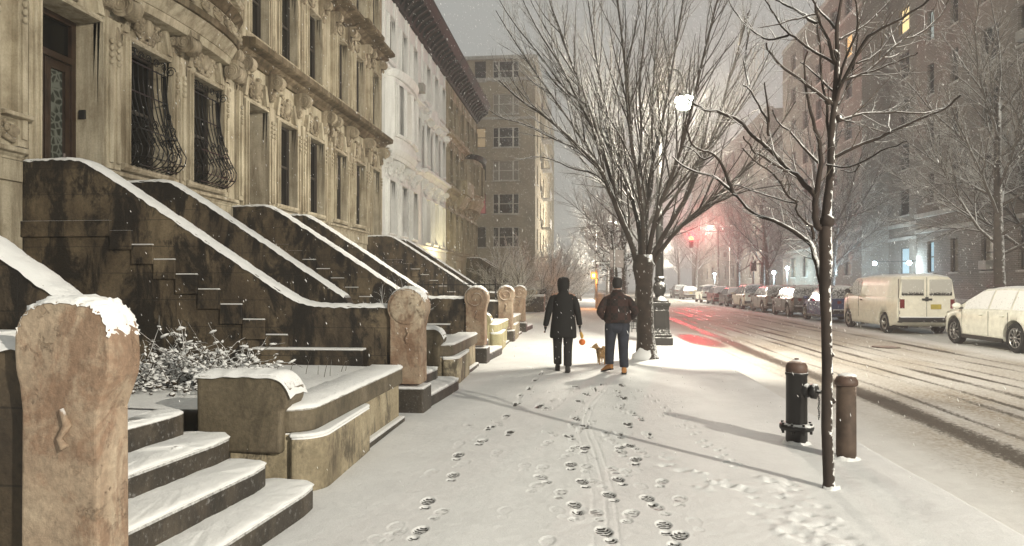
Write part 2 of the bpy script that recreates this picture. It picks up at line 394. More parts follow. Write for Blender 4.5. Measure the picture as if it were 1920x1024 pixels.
X, Y = np.meshgrid(xs, ys)
Zs = (vnoise(X, Y, 1.6, 1)-.5)*.02+(vnoise(X, Y, .45, 2)-.5)*.008+(vnoise(X, Y, .06, 4)-.5)*.0022
Zs += .035*sstep(2.0, 2.7, X)*vnoise(X, Y, 1.1, 7)          # snow heaped along the kerb
bare = np.zeros_like(X); dirt = np.zeros_like(X)   # bare: how far the snow is trodden through
def window(x, y, r):
    a, b = np.searchsorted(xs, (x-r, x+r)); c, e = np.searchsorted(ys, (y-r, y+r)); return slice(c, e), slice(a, b)
def footprint(x, y, ang, s=1.0, treads=True, L=.30):
    s *= rnd(.72, 1.05); L *= rnd(.93, 1.08); ang += rnd(-.14, .14); sk = rnd(-.3, .3)
    w_ = window(x, y, .26); xx = X[w_]-x; yy = Y[w_]-y
    if xx.size == 0: return
    c, s_ = math.cos(ang), math.sin(ang); u = xx*s_+yy*c; v_ = xx*c-yy*s_
    u = u/L*.3; v_ = v_/L*.3; nz_ = vnoise(X[w_], Y[w_], .022, 55)
    b1 = ((u-.06)/.085)**2+((v_)/.050)**2; b2 = ((u+.098)/.047)**2+(v_/.037)**2
    mk_ = np.maximum(sstep(1.25, .8, b1), sstep(1.3, .75, b2)); bridge = sstep(.05, .0, np.abs(u+.03))*sstep(.035, .02, np.abs(v_))*.25
    mk_ = np.maximum(mk_, bridge)
    mk_ = mk_*np.clip(.8+.8*(nz_-.25), 0, 1)
    if treads:
        tr = sstep(-.45, .25, np.cos(2*math.pi*u/.034+1.3*np.cos(v_*55)))
        bare[w_] = np.maximum(bare[w_], mk_*(.34+.74*tr)*s)
    else: bare[w_] = np.maximum(bare[w_], mk_*.64*s*(.75+.5*nz_))
    Zs[w_] -= mk_*(.016 if treads else .006)*min(1, s+.15)
    rim = np.exp(-((np.minimum(b1, b2)-1.5)/.35)**2)*.002*s; Zs[w_] += rim
# tracks of shoes: (u, v) of each print in the photo -> its place on the pavement
trA = [(783, 998), (800, 942), (848, 894), (858, 856), (902, 829), (918, 803), (948, 781), (968, 756), (975, 742), (992, 728), (1003, 712), (1014, 700)]
for k, (u_, v_) in enumerate(trA):
    p = gr(u_, v_); footprint(p.x, p.y, .05, 1.0)
for (u_, v_) in ((740, 1000), (738, 990), (805, 888), (822, 962), (898, 822), (860, 835), (1003, 912), (983, 874), (945, 960), (1100, 885), (1088, 962), (1098, 876)):
    p = gr(u_, v_); footprint(p.x, p.y, .1, .62, False)
for (u_, v_) in ((1137, 1002), (1078, 950), (1094, 905), (1070, 872), (1096, 841), (1068, 818), (1098, 798), (1080, 783), (1102, 766), (1088, 752), (1100, 738), (1080, 725)):
    p = gr(u_, v_); footprint(p.x, p.y, -.12+rnd(-.1, .1), 1.0)
for (u_, v_) in ((1246, 990), (1217, 938), (1162, 901), (1192, 863), (1184, 836), (1214, 815), (1178, 796), (1186, 775), (1164, 760), (1170, 746), (1158, 733), (1166, 722)):
    p = gr(u_, v_); footprint(p.x, p.y, -.15+rnd(-.15, .15), 1.0)
for (u_, v_) in ((1172, 885), (1190, 874), (1120, 905), (1236, 955)):
    p = gr(u_, v_); footprint(p.x, p.y, -.3, .7, False)
def paw(x, y, s=1, r=.03):
    w_ = window(x, y, r*2.6); d2 = ((X[w_]-x)**2+(Y[w_]-y)**2)/r**2
    m = sstep(1.6, .6, d2); bare[w_] = np.maximum(bare[w_], m*.62*s); Zs[w_] += -m*.014+np.exp(-((d2-2.0)/.6)**2)*.005
for (u_, v_) in ((1195, 733), (1212, 743), (1225, 752), (1243, 764), (1252, 771), (1262, 781), (1285, 790), (1292, 803), (1300, 815), (1310, 830), (1322, 838), (1345, 845), (1348, 858), (1362, 868), (1375, 876), (1240, 780), (1270, 800)):
    p = gr(u_, v_); paw(p.x, p.y, .8, .028); paw(p.x+.07, p.y+.09, .7, .025)
for i in range(150):                   # trampled strip left of the slender tree
    t_ = rnd(0, 1); x = 1.62-.9*t_+rnd(-.12, .12); y = 4.45+2.3*t_+rnd(-.35, .35)
    if random.random() < .55: x = 1.63+rnd(-.16, .14); y = rnd(4.0, 6.1)
    w_ = window(x, y, .09); r_ = rnd(.018, .05); d2 = ((X[w_]-x)**2+(Y[w_]-y)**2)/r_**2
    Zs[w_] += np.exp(-d2)*rnd(-.03, .024)
for (u_, v_) in ((705, 1015), (865, 870), (955, 812), (880, 800), (935, 795), (1010, 760), (1030, 735), (1120, 965), (1050, 925), (1120, 822), (1075, 840), (1110, 790), (1145, 930), (1205, 915), (1150, 880), (1205, 850), (1160, 815), (1200, 785), (1145, 765), (1185, 745), (1270, 1010), (1180, 968), (1000, 690), (1045, 715), (1130, 720), (1240, 905), (930, 850), (1275, 940)):
    p = gr(u_, v_); footprint(p.x, p.y, rnd(-.4, .3), rnd(.55, .85), random.random() < .4)
for i in range(46):
    y_ = 3.6+7.5*random.random()**1.3; x_ = (-.1 if random.random() < .55 else .62)+rnd(-.28, .28)-.04*(y_-4); footprint(x_, y_, rnd(-.5, .4), rnd(.35, .8), random.random() < .6)
# a cart's pair of wheel lines
for off, dep in ((-.035, .0035), (.035, .003), (-.13, .002)):
    cl = [(4.0, .17), (5.5, .19), (7, .09), (8.5, .00), (9.6, .05), (10.6, .22), (12, .45)]
    cx = np.interp(Y, [a for a, b in cl], [b for a, b in cl])+off+.01*np.sin(Y*2.1)
    m = np.exp(-((X-cx)/.011)**2)*((Y > 3.0) & (Y < 11.8)); Zs -= m*dep; bare = np.maximum(bare, m*(.16+.26*vnoise(X, Y, .05, 61))*(dep > .0025))
# the fall to the gutter
Zs += -.15*sstep(2.80, 2.93, X)
bare += .05*vnoise(X, Y, .3, 11)
# dark wet seam where stone meets snow
grid_mesh('sidewalk', xs, ys, Zs, {'bare': bare, 'dirt': dirt}, 'pavement_snow')

xr = np.concatenate([np.arange(2.80, 13.1, .05), [13.2]]); yr = np.concatenate([[-28, -10, -2], np.arange(0, 9, .06), np.arange(9, 40, .12), np.arange(40, 215, 1.2)])
XR, YR = np.meshgrid(xr, yr)
wob = (vnoise(XR*0, YR, 6, 21)-.5)*.35+(vnoise(XR*0, YR, 1.7, 22)-.5)*.06
def lane(c, wd, s, seed):
    prof_ = np.exp(-np.abs((XR-c-wob*.6)/wd)**2.4); return prof_*s*(.55+.75*vnoise(XR, YR, 1.8, seed))
b = np.zeros_like(XR)
for c, wd, s, sd in ((3.75, .10, .35, 1), (4.42, .30, .80, 2), (4.98, .10, .55, 3), (5.72, .13, .62, 4), (6.12, .10, .7, 5), (6.75, .16, .62, 6), (7.35, .11, .74, 7), (7.9, .13, .5, 8), (8.75, .14, .55, 9), (9.45, .2, .66, 10), (10.0, .09, .4, 12)):
    b = np.maximum(b, lane(c, wd, s, sd))
b = np.maximum(b, .85*np.exp(-(((XR-3.6-(22-YR)*.05)/.6)**2+((YR-22.5)/3.0)**2)**2))    # bare patch by the corner
b = np.maximum(b, .32*sstep(3.0, 3.6, XR)*sstep(7.0, 4.6, XR)*vnoise(XR, YR, .9, 31))
b = np.maximum(b, .30*sstep(5.2, 5.8, XR)*sstep(9.8, 9.0, XR))
dr = sstep(3.2, 4.2, XR)*sstep(10.4, 9.6, XR)*(.35+.65*vnoise(XR, YR*.3, .5, 33))
zr = -.12+(vnoise(XR, YR, 1.2, 41)-.5)*.012-b*.015+(vnoise(XR, YR, .12, 42)-.5)*.012*np.clip(1-b, 0, 1)+.05*sstep(12.4, 13, XR)
grid_mesh('road', xr, yr, zr, {'bare': np.clip(b*1.0, 0, .95), 'dirt': dr}, 'road_snow')
far_k = MB().prism(smooth_poly([(13.0, -.3), (13.0, -.02), (13.08, .03), (13.3, .03), (19.6, .04), (19.6, -.3)], 1), lambda p: (p[0], -28, p[1]), lambda p: (p[0], 215, p[1])).build('far_sidewalk', 'snow'); far_k['kind'] = 'structure'
g_ = MB().box(-68, 73, -27, 213, -.9, -.28).build('ground', 'snow'); g_['kind'] = 'structure'
yd = MB().box(-7.75, -2.62, -6, 60, -.28, -.03).build('front_yard_ground', 'snow'); yd['kind'] = 'structure'

# ================================================================== STOOPS, PLANTERS
XF = -7.75
RAIL = [(-7.75, 3.36), (-6.98, 3.38), (-6.72, 3.30), (-3.95, 1.50), (-3.72, 1.40), (-3.45, 1.365), (-2.56, 1.365)]
def rail_top(x):
    pts = RAIL
    return np.interp(x, [p[0] for p in pts], [p[1] for p in pts])
def jig(): return rnd(-.006, .006)
def cheek(name, parent, y0, y1, xe, marks=True, droop=False):
    top = smooth_poly([p for p in RAIL if p[0] < xe-.01], 2)+[(xe, float(rail_top(xe)))]
    if droop: top = top[:-1]+[(xe-.06, top[-1][1]), (xe, top[-1][1]-.12)]
    poly = [(XF, -.05)]+top+[(xe, -.05)]
    c = MB().prism(poly, lambda p: (p[0], y0, p[1]), lambda p: (p[0], y1, p[1])).build(name, 'brownstone', parent, .012)
    # lying snow, thicker in the middle, its edges a little uneven
    rings = []; n = 9; xs_ = np.linspace(XF+.005, xe-(.0 if not droop else .08), 180)
    for i, x in enumerate(xs_):
        z = float(np.interp(x, [p[0] for p in top], [p[1] for p in top])); th = .026+.014*mnoise.noise(Vector((x*2.2, y0, 0)))+.012*mnoise.noise(Vector((x*6.1, y0, 3)))
        if i in (0, len(xs_)-1): th *= .35
        ring = []
        for j in range(n):
            a = j/(n-1); yy = y0-.020+(y1-y0+.040)*a+.014*mnoise.noise(Vector((x*7, a*3+y0, 4))); hh = th*(1-abs(2*a-1)**2.6)+.012*mnoise.noise(Vector((x*9, a*5, y0)))+.008*mnoise.noise(Vector((x*27, a*9, y0)))
            ring.append((x, yy, z+hh+.004 if 0 < j < n-1 else z-.022+.018*mnoise.noise(Vector((x*12, a, y0)))))
        rings.append(ring)
    MB().loft(rings, False, False, True).build('snow_cap', 'snow', c)
    return c
def newel(parent, y0, x0=-2.53, x1=-2.12, h=1.60, th=.36, worn=False):
    cx, r = (x0+x1)/2+.012, (x1-x0)/2+.045; ex = .70 if y0 < 4 else 1.0
    co_ = lambda a: math.copysign(abs(math.cos(a))**ex, math.cos(a)); si_ = lambda a: math.copysign(abs(math.sin(a))**ex, math.sin(a))
    pts = [(x0, .36)]
    for k in range(0, 25):
        a = math.pi*1.16-k/24*math.pi*1.32
        pts.append((cx+co_(a)*r, h-r+si_(a)*r))
    pts += [(x1, .36)]
    pts = [(x0, .36), (x0+.004, h-2.1*r)]+pts[1:-1]+[(x1-.004, h-2.1*r), (x1, .36)]
    o = MB().prism(pts, lambda p: (p[0]+.01*mnoise.noise(Vector((p[1]*3, y0, 1))), y0, p[1]), lambda p: (p[0]+.01*mnoise.noise(Vector((p[1]*3, y0, 1))), y0+th, p[1])).build('newel_post', 'newel_stone', parent, .018, seg=3)
    # scroll cut into the face
    sp = MB()
    for s_ in (y0-.004,):
        pl = []
        for k in range(46):
            a = k/45*math.pi*3.4+.6; rr = r*(.93-.78*k/45)
            pl.append((cx+math.cos(a)*rr, s_, h-r+math.sin(a)*rr))
        if worn and y0 > 4: sp.lathe([(.01, -.016), (r*.5, -.018), (r*.80, -.012), (r*.90, -.002), (r*.92, .01)], (cx, y0, h-r), 30, 'y')
        elif not worn: sp.tube(pl, [.012+.010*(1-k/45) for k in range(46)], 6)
        sp.tube([(cx+.0, s_, h-2.05*r), (cx+.03, s_, h-2.35*r), (cx-.01, s_, h-2.6*r), (cx+.02, s_, h-2.8*r)], [.012, .02, .014, .022] if worn else [.02, .028, .022, .03], 7)
    sp.build('carved_scroll', 'newel_stone', o)
    # snow over the crown, ragged where it thins out
    rings = []
    for k in range(56):
        f = k/55; a = math.pi*.93-f*math.pi*(.87 if y0 < 4 else .84); ring = []
        for j in range(17):
            b_ = j/16; e = 1-abs(2*b_-1)**3; th_ = (.032*e*max(0, min(1, f*6))*max(0, min(1, (1-f)*3.2))**.8-.010)+.016*mnoise.noise(Vector((a*5, b_*5, y0)))+.013*mnoise.noise(Vector((a*19, b_*17, y0)))+.006*mnoise.noise(Vector((a*47, b_*40, y0)))
            ring.append((cx+co_(a)*(r+th_), y0-.004+(th+.008)*b_, h-r+si_(a)*(r+th_)))
        rings.append(ring)
    MB().loft(rings, False, False, True).build('snow_cap', 'snow', o)
    pl = MB().box(x0-.03, x1+.05, y0-.06, y0+th+.05, -.03, .33).build('plinth', 'step_stone', parent, .025, seg=3)
    return o
def slab(parent, poly, z0, z1, name='step'):
    # a worn stone step of the outline poly with snow lying on it
    o = MB().prism(poly, lambda p: (p[0], p[1], z0), lambda p: (p[0], p[1], z1)).build(name, 'step_stone', parent, .03, seg=3)
    n = len(poly); cx = sum(p[0] for p in poly)/n; cy_ = sum(p[1] for p in poly)/n
    dense = []
    for i in range(n):
        a, b_ = poly[i], poly[(i+1) % n]; m = max(2, int(math.dist(a, b_)/.035))
        dense += [(a[0]+(b_[0]-a[0])*k/m, a[1]+(b_[1]-a[1])*k/m) for k in range(m)]
    rings = []
    for sc_, dz in ((0.006, -.010), (-.001, .0), (.014, .008), (.05, .015), (.14, .019), (.4, .021)):
        ring = []
        for p in dense:
            dx, dy = cx-p[0], cy_-p[1]; L = math.hypot(dx, dy)+1e-6; q = min(sc_, L*.8) if sc_ < .3 else L*.55
            w2 = .012*mnoise.noise(Vector((p[0]*11, p[1]*11, z1))) if sc_ < .02 else 0
            ring.append((p[0]+dx/L*(q+w2), p[1]+dy/L*(q+w2), z1+dz+(.010*mnoise.noise(Vector((p[0]*8, p[1]*8, z1*3+sc_))))))
        rings.append(ring)
    mb = MB(); mb.loft(rings, True, False, True); mb.add([rings[-1][k] for k in range(len(dense))], [tuple(range(len(dense)))], True)
    mb.build('snow_layer', 'snow', o)
    return o
def stoop(y0, label, first_rise=0, shift=(0, 0), near=True, simple=False):
    t = thing('stoop', label, 'stoop', (-4.9, y0+1.1, 0), 'brownstone stoops of the row')
    c = cheek('cheek_wall', t, y0, y0+.30, -2.5)
    # stepped stones that stand proud of the outer face, each with a lick of snow
    for k in range(9):
        x0 = -6.43+.315*k; z = 2.38-.2*k
        q = MB().box(x0, x0+.31, y0-.045, y0+.02, z-.26, z).build('stringer_stone', 'brownstone', c, .008)
        if k > 0: MB().box(x0+.01, x0+.30, y0-.050, y0-.002, z+.001, z+.014).build('snow_line', 'snow', c, .005)
    MB().box(-7.75, -6.43, y0-.04, y0+.02, 2.30, 2.52).build('stringer_stone', 'brownstone', c, .008)
    MB().box(-4.35, -2.86, y0-.16, y0+.02, -.03, .80).build('ledge_stone', 'brownstone', c, .012); MB().box(-4.35, -2.86, y0-.165, y0-.002, .80, .822).build('snow_line', 'snow', c, .008)
    f = cheek('cheek_wall', t, y0+2.0, y0+2.28, -3.80, droop=True)
    if y0 < 4: newel(t, y0-.07, -2.53, -2.15, 1.575, .215, True)
    else: newel(t, y0-.07, worn=y0 < 12)
    # low return of the far cheek beside the street steps
    for k in range(1, 10):
        xx = -3.67-.315*(k-1); z = .70+.19*k; x0 = xx-.335 if k < 9 else XF
        st = MB().box(x0, xx, y0+.30, y0+2.0, -.03, z).build('step', 'step_stone', t, .02)
        MB().box(x0 if k == 9 else xx-.305, xx-.008, y0+.32, y0+1.98, z-.01, z+.03).build('snow_layer', 'snow', st, .014)
    MB().box(-3.68, -3.19, y0+.30, y0+2.0, -.03, .70).build('step', 'step_stone', t, .02)
    L = [(-1.99, .165), (-2.30, .345), (-2.62, .52), (-2.95, .70)]
    e = [y0+2.12, y0+2.00, y0+2.08, y0+2.02]
    for k, (xx, z) in enumerate(L):
        s_ = .10*k/3
        ya = y0+.02+.30*(k > 0)*.99+(.12 if k == 0 else 0); yb = e[k]
        poly = [(xx-.12-.02*k, ya), (xx-.01, yb-.30), (xx-.02, yb-.10), (xx-.10, yb-.01), (xx-.30, yb+.01), (-3.2, yb-.02), (-3.2, ya)]
        slab(t, poly, (L[k-1][1]-.02 if k else -.03), z)
    return t
def planter(y0, y1, label, mat='planter_stone', curl=True):
    """low stone garden wall along the pavement, turning in beside the street steps"""
    t = thing('garden_wall', label, 'garden wall', (-2.5, (y0+y1)/2, 0), 'low stone garden walls along the pavement')
    cop = 'coping_stone' if mat == 'planter_stone' else mat
    # high return beside the steps, with a rolled end
    pts = [(-3.12, .30), (-3.12, .93)]+[(-2.50+math.cos(a)*.17, .77+math.sin(a)*.17) for a in [math.pi/2-k*math.pi/10 for k in range(9)]]+[(-2.40, .30)]
    r_ = MB().prism(pts, lambda p: (p[0]+.012*mnoise.noise(Vector((p[0]*4, p[1]*4, y0))), y0, p[1]), lambda p: (p[0], y0+.30, p[1])).build('return_block', cop, t, .03, seg=3)
    rings = []
    for i in range(40):
        x = -3.13+.80*i/39; z = .93 if x < -2.5 else .76+math.sqrt(max(.0001, .17**2-(x+2.5)**2)); ring = []
        for j in range(8):
            b_ = j/7; e_ = 1-abs(2*b_-1)**2.4
            ring.append((x+(.012 if i == 39 else 0), y0-.02+.34*b_+.01*mnoise.noise(Vector((x*9, b_, 1))), z-.025+.056*e_*(1 if 2 < i < 37 else .4)+.018*mnoise.noise(Vector((x*8, b_*3, y0)))))
        rings.append(ring)
    MB().loft(rings, False, False, True).build('snow_cap', 'snow', r_)
    def run(x_in, x_out, ya, yb, z0, z1, name, m, snow=True, corner=.22):
        poly = [(x_in, ya-.0), (x_in-.35, ya), (x_in-.35, ya+.02), (x_in, yb)]
        pl = [(-2.85, ya+.02)]+[(x_out-corner+math.sin(a)*corner, ya+.06+corner-math.cos(a)*corner) for a in [k*math.pi/2/7 for k in range(8)]]+[(x_out, yb), (x_in, yb), (x_in, ya+.5), (-2.85, ya+.42)]
        o = MB().prism(pl, lambda p: (p[0]+.008*mnoise.noise(Vector((p[0]*5, p[1]*5, 2))), p[1], z0), lambda p: (p[0], p[1], z1)).build(name, m, t, .022, seg=3)
        if snow:
            dense = []; n = len(pl)
            for i in range(n):
                a, b_ = pl[i], pl[(i+1) % n]; mm = max(1, int(math.dist(a, b_)/.05))
                dense += [(a[0]+(b_[0]-a[0])*k/mm, a[1]+(b_[1]-a[1])*k/mm) for k in range(mm)]
            rings = []
            for ins, dz in ((-.004, -.012), (0.0, .008), (.03, .026)):
                ring = []
                for p in dense:
                    c_ = Vector(((x_in+x_out)/2, max(ya+.3, min(yb-.1, p[1])), 0)); dd = (c_-Vector((p[0], p[1], 0))); L_ = dd.length+1e-6
                    ring.append((p[0]+dd.x/L_*min(ins, L_*.5), p[1]+dd.y/L_*min(ins, L_*.5), z1+dz+.012*mnoise.noise(Vector((p[0]*9, p[1]*9, 5)))*(1 if dz > 0 else .8)))
                rings.append(ring)
            mb = MB(); mb.loft(rings, True, False, True); mb.add(rings[-1], [tuple(range(len(dense)))], True); mb.build('snow_cap', 'snow', o)
        return o
    run(-2.60, -2.20, y0+.0, y1+.03, .455, .655, 'coping', cop)
    run(-2.55, -2.235, y0+.0, y1, -.03, .455, 'wall', mat, False)
    s2 = MB()
    pl = [(-2.44, y0+.30)]+[(-2.10-.24+math.sin(a)*.24, y0+.02+.24-math.cos(a)*.24) for a in [k*math.pi/2/7 for k in range(8)]]+[(-2.14, y0+1.45), (-2.18, y0+1.50), (-2.44, y0+1.5)]
    lo = MB().prism(pl, lambda p: (p[0], p[1], -.03), lambda p: (p[0], p[1], .43)).build('lower_course', mat, t, .03, seg=3)
    MB().prism([(p[0]-.005, p[1]) for p in pl], lambda p: (p[0], p[1], .425), lambda p: (p[0], p[1], .458)).build('snow_cap', 'snow', lo, .014, seg=3)
    MB().box(-2.3, -2.165, y0+1.5, y1+.02, -.03, .075).build('footing', 'step_stone', t, .02)
    return t
stoop(2.93, 'nearest brownstone stoop with the blistered salmon coloured newel post', near=True)
stoop(8.80, 'large dark brownstone stoop with snow topped rails behind the snowy shrub')
stoop(14.45, 'brownstone stoop climbing beyond the bare twiggy bush')
stoop(23.9, 'hazy brownstone stoop beside the white house, fourth along the row')
stoop(44.3, 'farthest pale stoop rising in front of the last row house')
planter(5.26, 8.12, 'stained low stone garden wall with rolled end between the two nearest stoops')
planter(11.15, 13.85, 'dark low garden wall just beyond the second newel post')
planter(16.9, 19.45, 'yellowish low garden wall, lamplight tinted into its stone, beside the third newel post', 'tan_lit_stone')
planter(20.5, 23.2, 'small pale garden wall before the fourth newel post', 'tan_stone')
# raised beds behind the garden walls
for k, (a, b_) in enumerate(((5.50, 8.6), (11.4, 14.2), (17.1, 19.6), (20.7, 23.6))):
    rings = []
    for i in range(30):
        x = -7.74+5.22*i/29; rings.append([(x, a+(b_-a)*j/16, .60+.02*mnoise.noise(Vector((x*1.3, j*.3, k)))+(.0 if i < 29 else -.03)) for j in range(17)])
    o = MB().loft(rings, False, False, True).build('ground_of_the_beds', 'snow'); o['kind'] = 'structure'
# the newel that stands alone at the fenced yard
t = thing('gate_pier', 'carved round topped newel at the end of the spiked iron fence', 'newel post', (-2.3, 19.9, 0))
newel(t, 19.75); cw = MB().box(-5.4, -2.5, 19.8, 20.08, -.03, 1.15).build('low_wall', 'brownstone', t, .015)
MB().box(-5.4, -2.52, 19.78, 20.1, 1.145, 1.2).build('snow_cap', 'snow', cw, .022)
ft = thing('iron_fence', 'low black iron fence with spiked bars on the yard wall', 'fence', (-4, 19.94, 1.2))
mb = MB()
for z in (1.24, 1.62): mb.box(-5.4, -2.62, 19.93, 19.955, z, z+.03)
mb.build('rail', 'iron', ft)
for k in range(19):
    x = -5.38+.152*k; MB().tube([(x, 19.94, 1.16), (x, 19.94, 1.70), (x, 19.94, 1.79)], [.009, .009, .001], 5).build('picket', 'iron', ft)
MB().box(-2.63, -2.60, 19.92, 19.96, .7, 1.8).build('post', 'iron', ft, .005)

# ================================================================== FACADES
def wall(mb, F, s0, s1, z0, z1, ops, back=.0):
    """the face of a wall with openings (sa, sb, za, zb, depth) cut through, and their reveals"""
    S = sorted({s0, s1, *[o[0] for o in ops], *[o[1] for o in ops]}); Z = sorted({z0, z1, *[o[2] for o in ops], *[o[3] for o in ops]})
    S = [a for a in S if s0 <= a <= s1]; Z = [a for a in Z if z0 <= a <= z1]
    for a, b in zip(S, S[1:]):
        for c, d in zip(Z, Z[1:]):
            m, q = (a+b)/2, (c+d)/2
            if any(o[0] < m < o[1] and o[2] < q < o[3] for o in ops): continue
            mb.add([F(a, 0, c), F(b, 0, c), F(b, 0, d), F(a, 0, d)], [(0, 1, 2, 3)])
    for a, b, c, d, dep in [o[:5] for o in ops]:
        r = [F(a, 0, c), F(b, 0, c), F(b, 0, d), F(a, 0, d)]; q = [F(a, -dep, c), F(b, -dep, c), F(b, -dep, d), F(a, -dep, d)]
        mb.add(r+q, [(0, 1, 5, 4), (1, 2, 6, 5), (2, 3, 7, 6), (3, 0, 4, 7)])
def window(F, a, b, c, d, dep, parent, glass='window_glass', wood='window_wood', upper=None, simple=False, label=None, mid=.5):
    w_ = MB(); o0, o1 = -dep-.02, -dep+.05
    fw = .06 if b-a > .6 else .045
    w_.fbox(F, a, a+fw, o0, o1, c, d).fbox(F, b-fw, b, o0, o1, c, d).fbox(F, a+fw, b-fw, o0, o1, d-fw, d).fbox(F, a+fw, b-fw, o0, o1, c, c+fw)
    m = c+(d-c)*mid
    win = w_.build('window', wood, parent, 0)
    if label: win['label'] = label
    if not simple:
        s_ = MB().fbox(F, a+fw, b-fw, o0, -dep+.035, m-.03, m+.03)
        s_.fbox(F, a+fw, a+fw+.035, o0, -dep+.03, m+.03, d-fw).fbox(F, b-fw-.035, b-fw, o0, -dep+.03, m+.03, d-fw)
        s_.fbox(F, a+fw, a+fw+.035, o0, -dep+.02, c+fw, m-.03).fbox(F, b-fw-.035, b-fw, o0, -dep+.02, c+fw, m-.03)
        s_.build('sash', wood, win)
    if upper:
        MB().fbox(F, a+fw, b-fw, -dep-.03, -dep-.005, m, d-fw).build('pane', upper, win); MB().fbox(F, a+fw, b-fw, -dep-.03, -dep-.005, c+fw, m-.001).build('pane', glass, win)
    else: MB().fbox(F, a+fw, b-fw, -dep-.03, -dep-.005, c+fw, d-fw).build('pane', glass, win)
    return win
def ledge(F, s0, s1, z, proud, h, parent, mat='ledge_stone', name='ledge'):
    pr = [(0, z-h), (proud*.18, z-h), (proud*.22, z-h*.8), (proud*.42, z-h*.62), (proud*.5, z-h*.5), (proud*.9, z-h*.42), (proud, z-h*.36), (proud, z-h*.06), (proud*.96, z), (0, z+h*.12)]
    return MB().prof(F, pr, s0, s1).build(name, mat, parent, .008)
def architrave(F, a, b, c, d, w_, parent, mat='limestone', sill=True, ears=True):
    mb = MB()
    for k, (ww, pr) in enumerate(((w_, .075), (w_*.55, .125), (w_*.18, .165))):
        s0 = 0 if k == 0 else 0
        mb.fbox(F, a-ww, a, -.002+.0*k, pr, c, d+ww).fbox(F, b, b+ww, -.002, pr, c, d+ww).fbox(F, a, b, -.002, pr, d, d+ww)
    if ears: mb.fbox(F, a-w_*1.35, a-w_*.7, -.002, .075, d-.12, d+w_*1.05).fbox(F, b+w_*.7, b+w_*1.35, -.002, .075, d-.12, d+w_*1.05)
    o = mb.build('window_surround', mat, parent, .006)
    if sill: MB().prof(F, [(-.1, c-.11), (.11, c-.11), (.15, c-.06), (.15, c-.005), (-.1, c+.02)], a-w_*1.1, b+w_*1.1).build('sill', mat, o, .006)
    return o
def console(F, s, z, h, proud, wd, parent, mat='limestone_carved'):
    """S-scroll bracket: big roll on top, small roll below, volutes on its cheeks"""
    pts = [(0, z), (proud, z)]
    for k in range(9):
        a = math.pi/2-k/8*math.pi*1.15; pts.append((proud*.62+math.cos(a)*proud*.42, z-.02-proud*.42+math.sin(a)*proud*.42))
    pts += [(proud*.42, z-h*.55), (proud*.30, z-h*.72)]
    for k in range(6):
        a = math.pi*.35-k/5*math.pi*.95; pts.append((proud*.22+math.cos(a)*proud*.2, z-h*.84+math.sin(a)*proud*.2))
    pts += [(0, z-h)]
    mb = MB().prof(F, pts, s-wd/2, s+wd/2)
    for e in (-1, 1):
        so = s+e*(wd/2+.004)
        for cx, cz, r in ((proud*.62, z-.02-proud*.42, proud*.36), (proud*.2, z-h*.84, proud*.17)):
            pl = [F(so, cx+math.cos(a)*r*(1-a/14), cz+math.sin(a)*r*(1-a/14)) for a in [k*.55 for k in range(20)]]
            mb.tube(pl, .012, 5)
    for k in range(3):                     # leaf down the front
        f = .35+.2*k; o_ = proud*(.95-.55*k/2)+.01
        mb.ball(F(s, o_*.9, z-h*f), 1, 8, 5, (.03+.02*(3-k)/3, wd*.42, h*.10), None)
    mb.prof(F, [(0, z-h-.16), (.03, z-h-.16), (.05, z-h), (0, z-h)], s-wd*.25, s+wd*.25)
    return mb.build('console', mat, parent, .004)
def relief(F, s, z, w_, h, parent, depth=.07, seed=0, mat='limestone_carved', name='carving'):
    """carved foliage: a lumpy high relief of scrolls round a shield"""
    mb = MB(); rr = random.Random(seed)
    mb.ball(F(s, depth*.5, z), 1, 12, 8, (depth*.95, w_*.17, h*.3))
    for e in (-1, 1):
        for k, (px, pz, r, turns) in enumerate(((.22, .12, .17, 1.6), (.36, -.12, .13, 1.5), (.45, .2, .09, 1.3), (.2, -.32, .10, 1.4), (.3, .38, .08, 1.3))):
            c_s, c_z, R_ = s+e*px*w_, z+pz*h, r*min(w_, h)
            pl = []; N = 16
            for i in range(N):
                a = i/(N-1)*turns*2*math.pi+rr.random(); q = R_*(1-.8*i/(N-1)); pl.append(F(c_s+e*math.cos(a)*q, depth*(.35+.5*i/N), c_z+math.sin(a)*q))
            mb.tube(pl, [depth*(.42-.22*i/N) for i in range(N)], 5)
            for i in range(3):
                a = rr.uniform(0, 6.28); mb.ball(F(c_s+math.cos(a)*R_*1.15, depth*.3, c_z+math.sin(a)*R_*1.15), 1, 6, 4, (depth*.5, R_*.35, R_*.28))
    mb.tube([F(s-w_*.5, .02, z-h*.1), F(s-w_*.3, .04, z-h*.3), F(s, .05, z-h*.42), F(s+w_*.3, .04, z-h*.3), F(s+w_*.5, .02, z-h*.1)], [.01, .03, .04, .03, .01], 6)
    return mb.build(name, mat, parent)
def panel_mold(F, a, b, c, d, parent, mat, wd=.04):
    mb = MB().fbox(F, a, b, -.001, .03, d-wd, d).fbox(F, a, b, -.001, .03, c, c+wd).fbox(F, a, a+wd, -.001, .03, c+wd, d-wd).fbox(F, b-wd, b, -.001, .03, c+wd, d-wd)
    return mb.build('panel_moulding', mat, parent, .005)
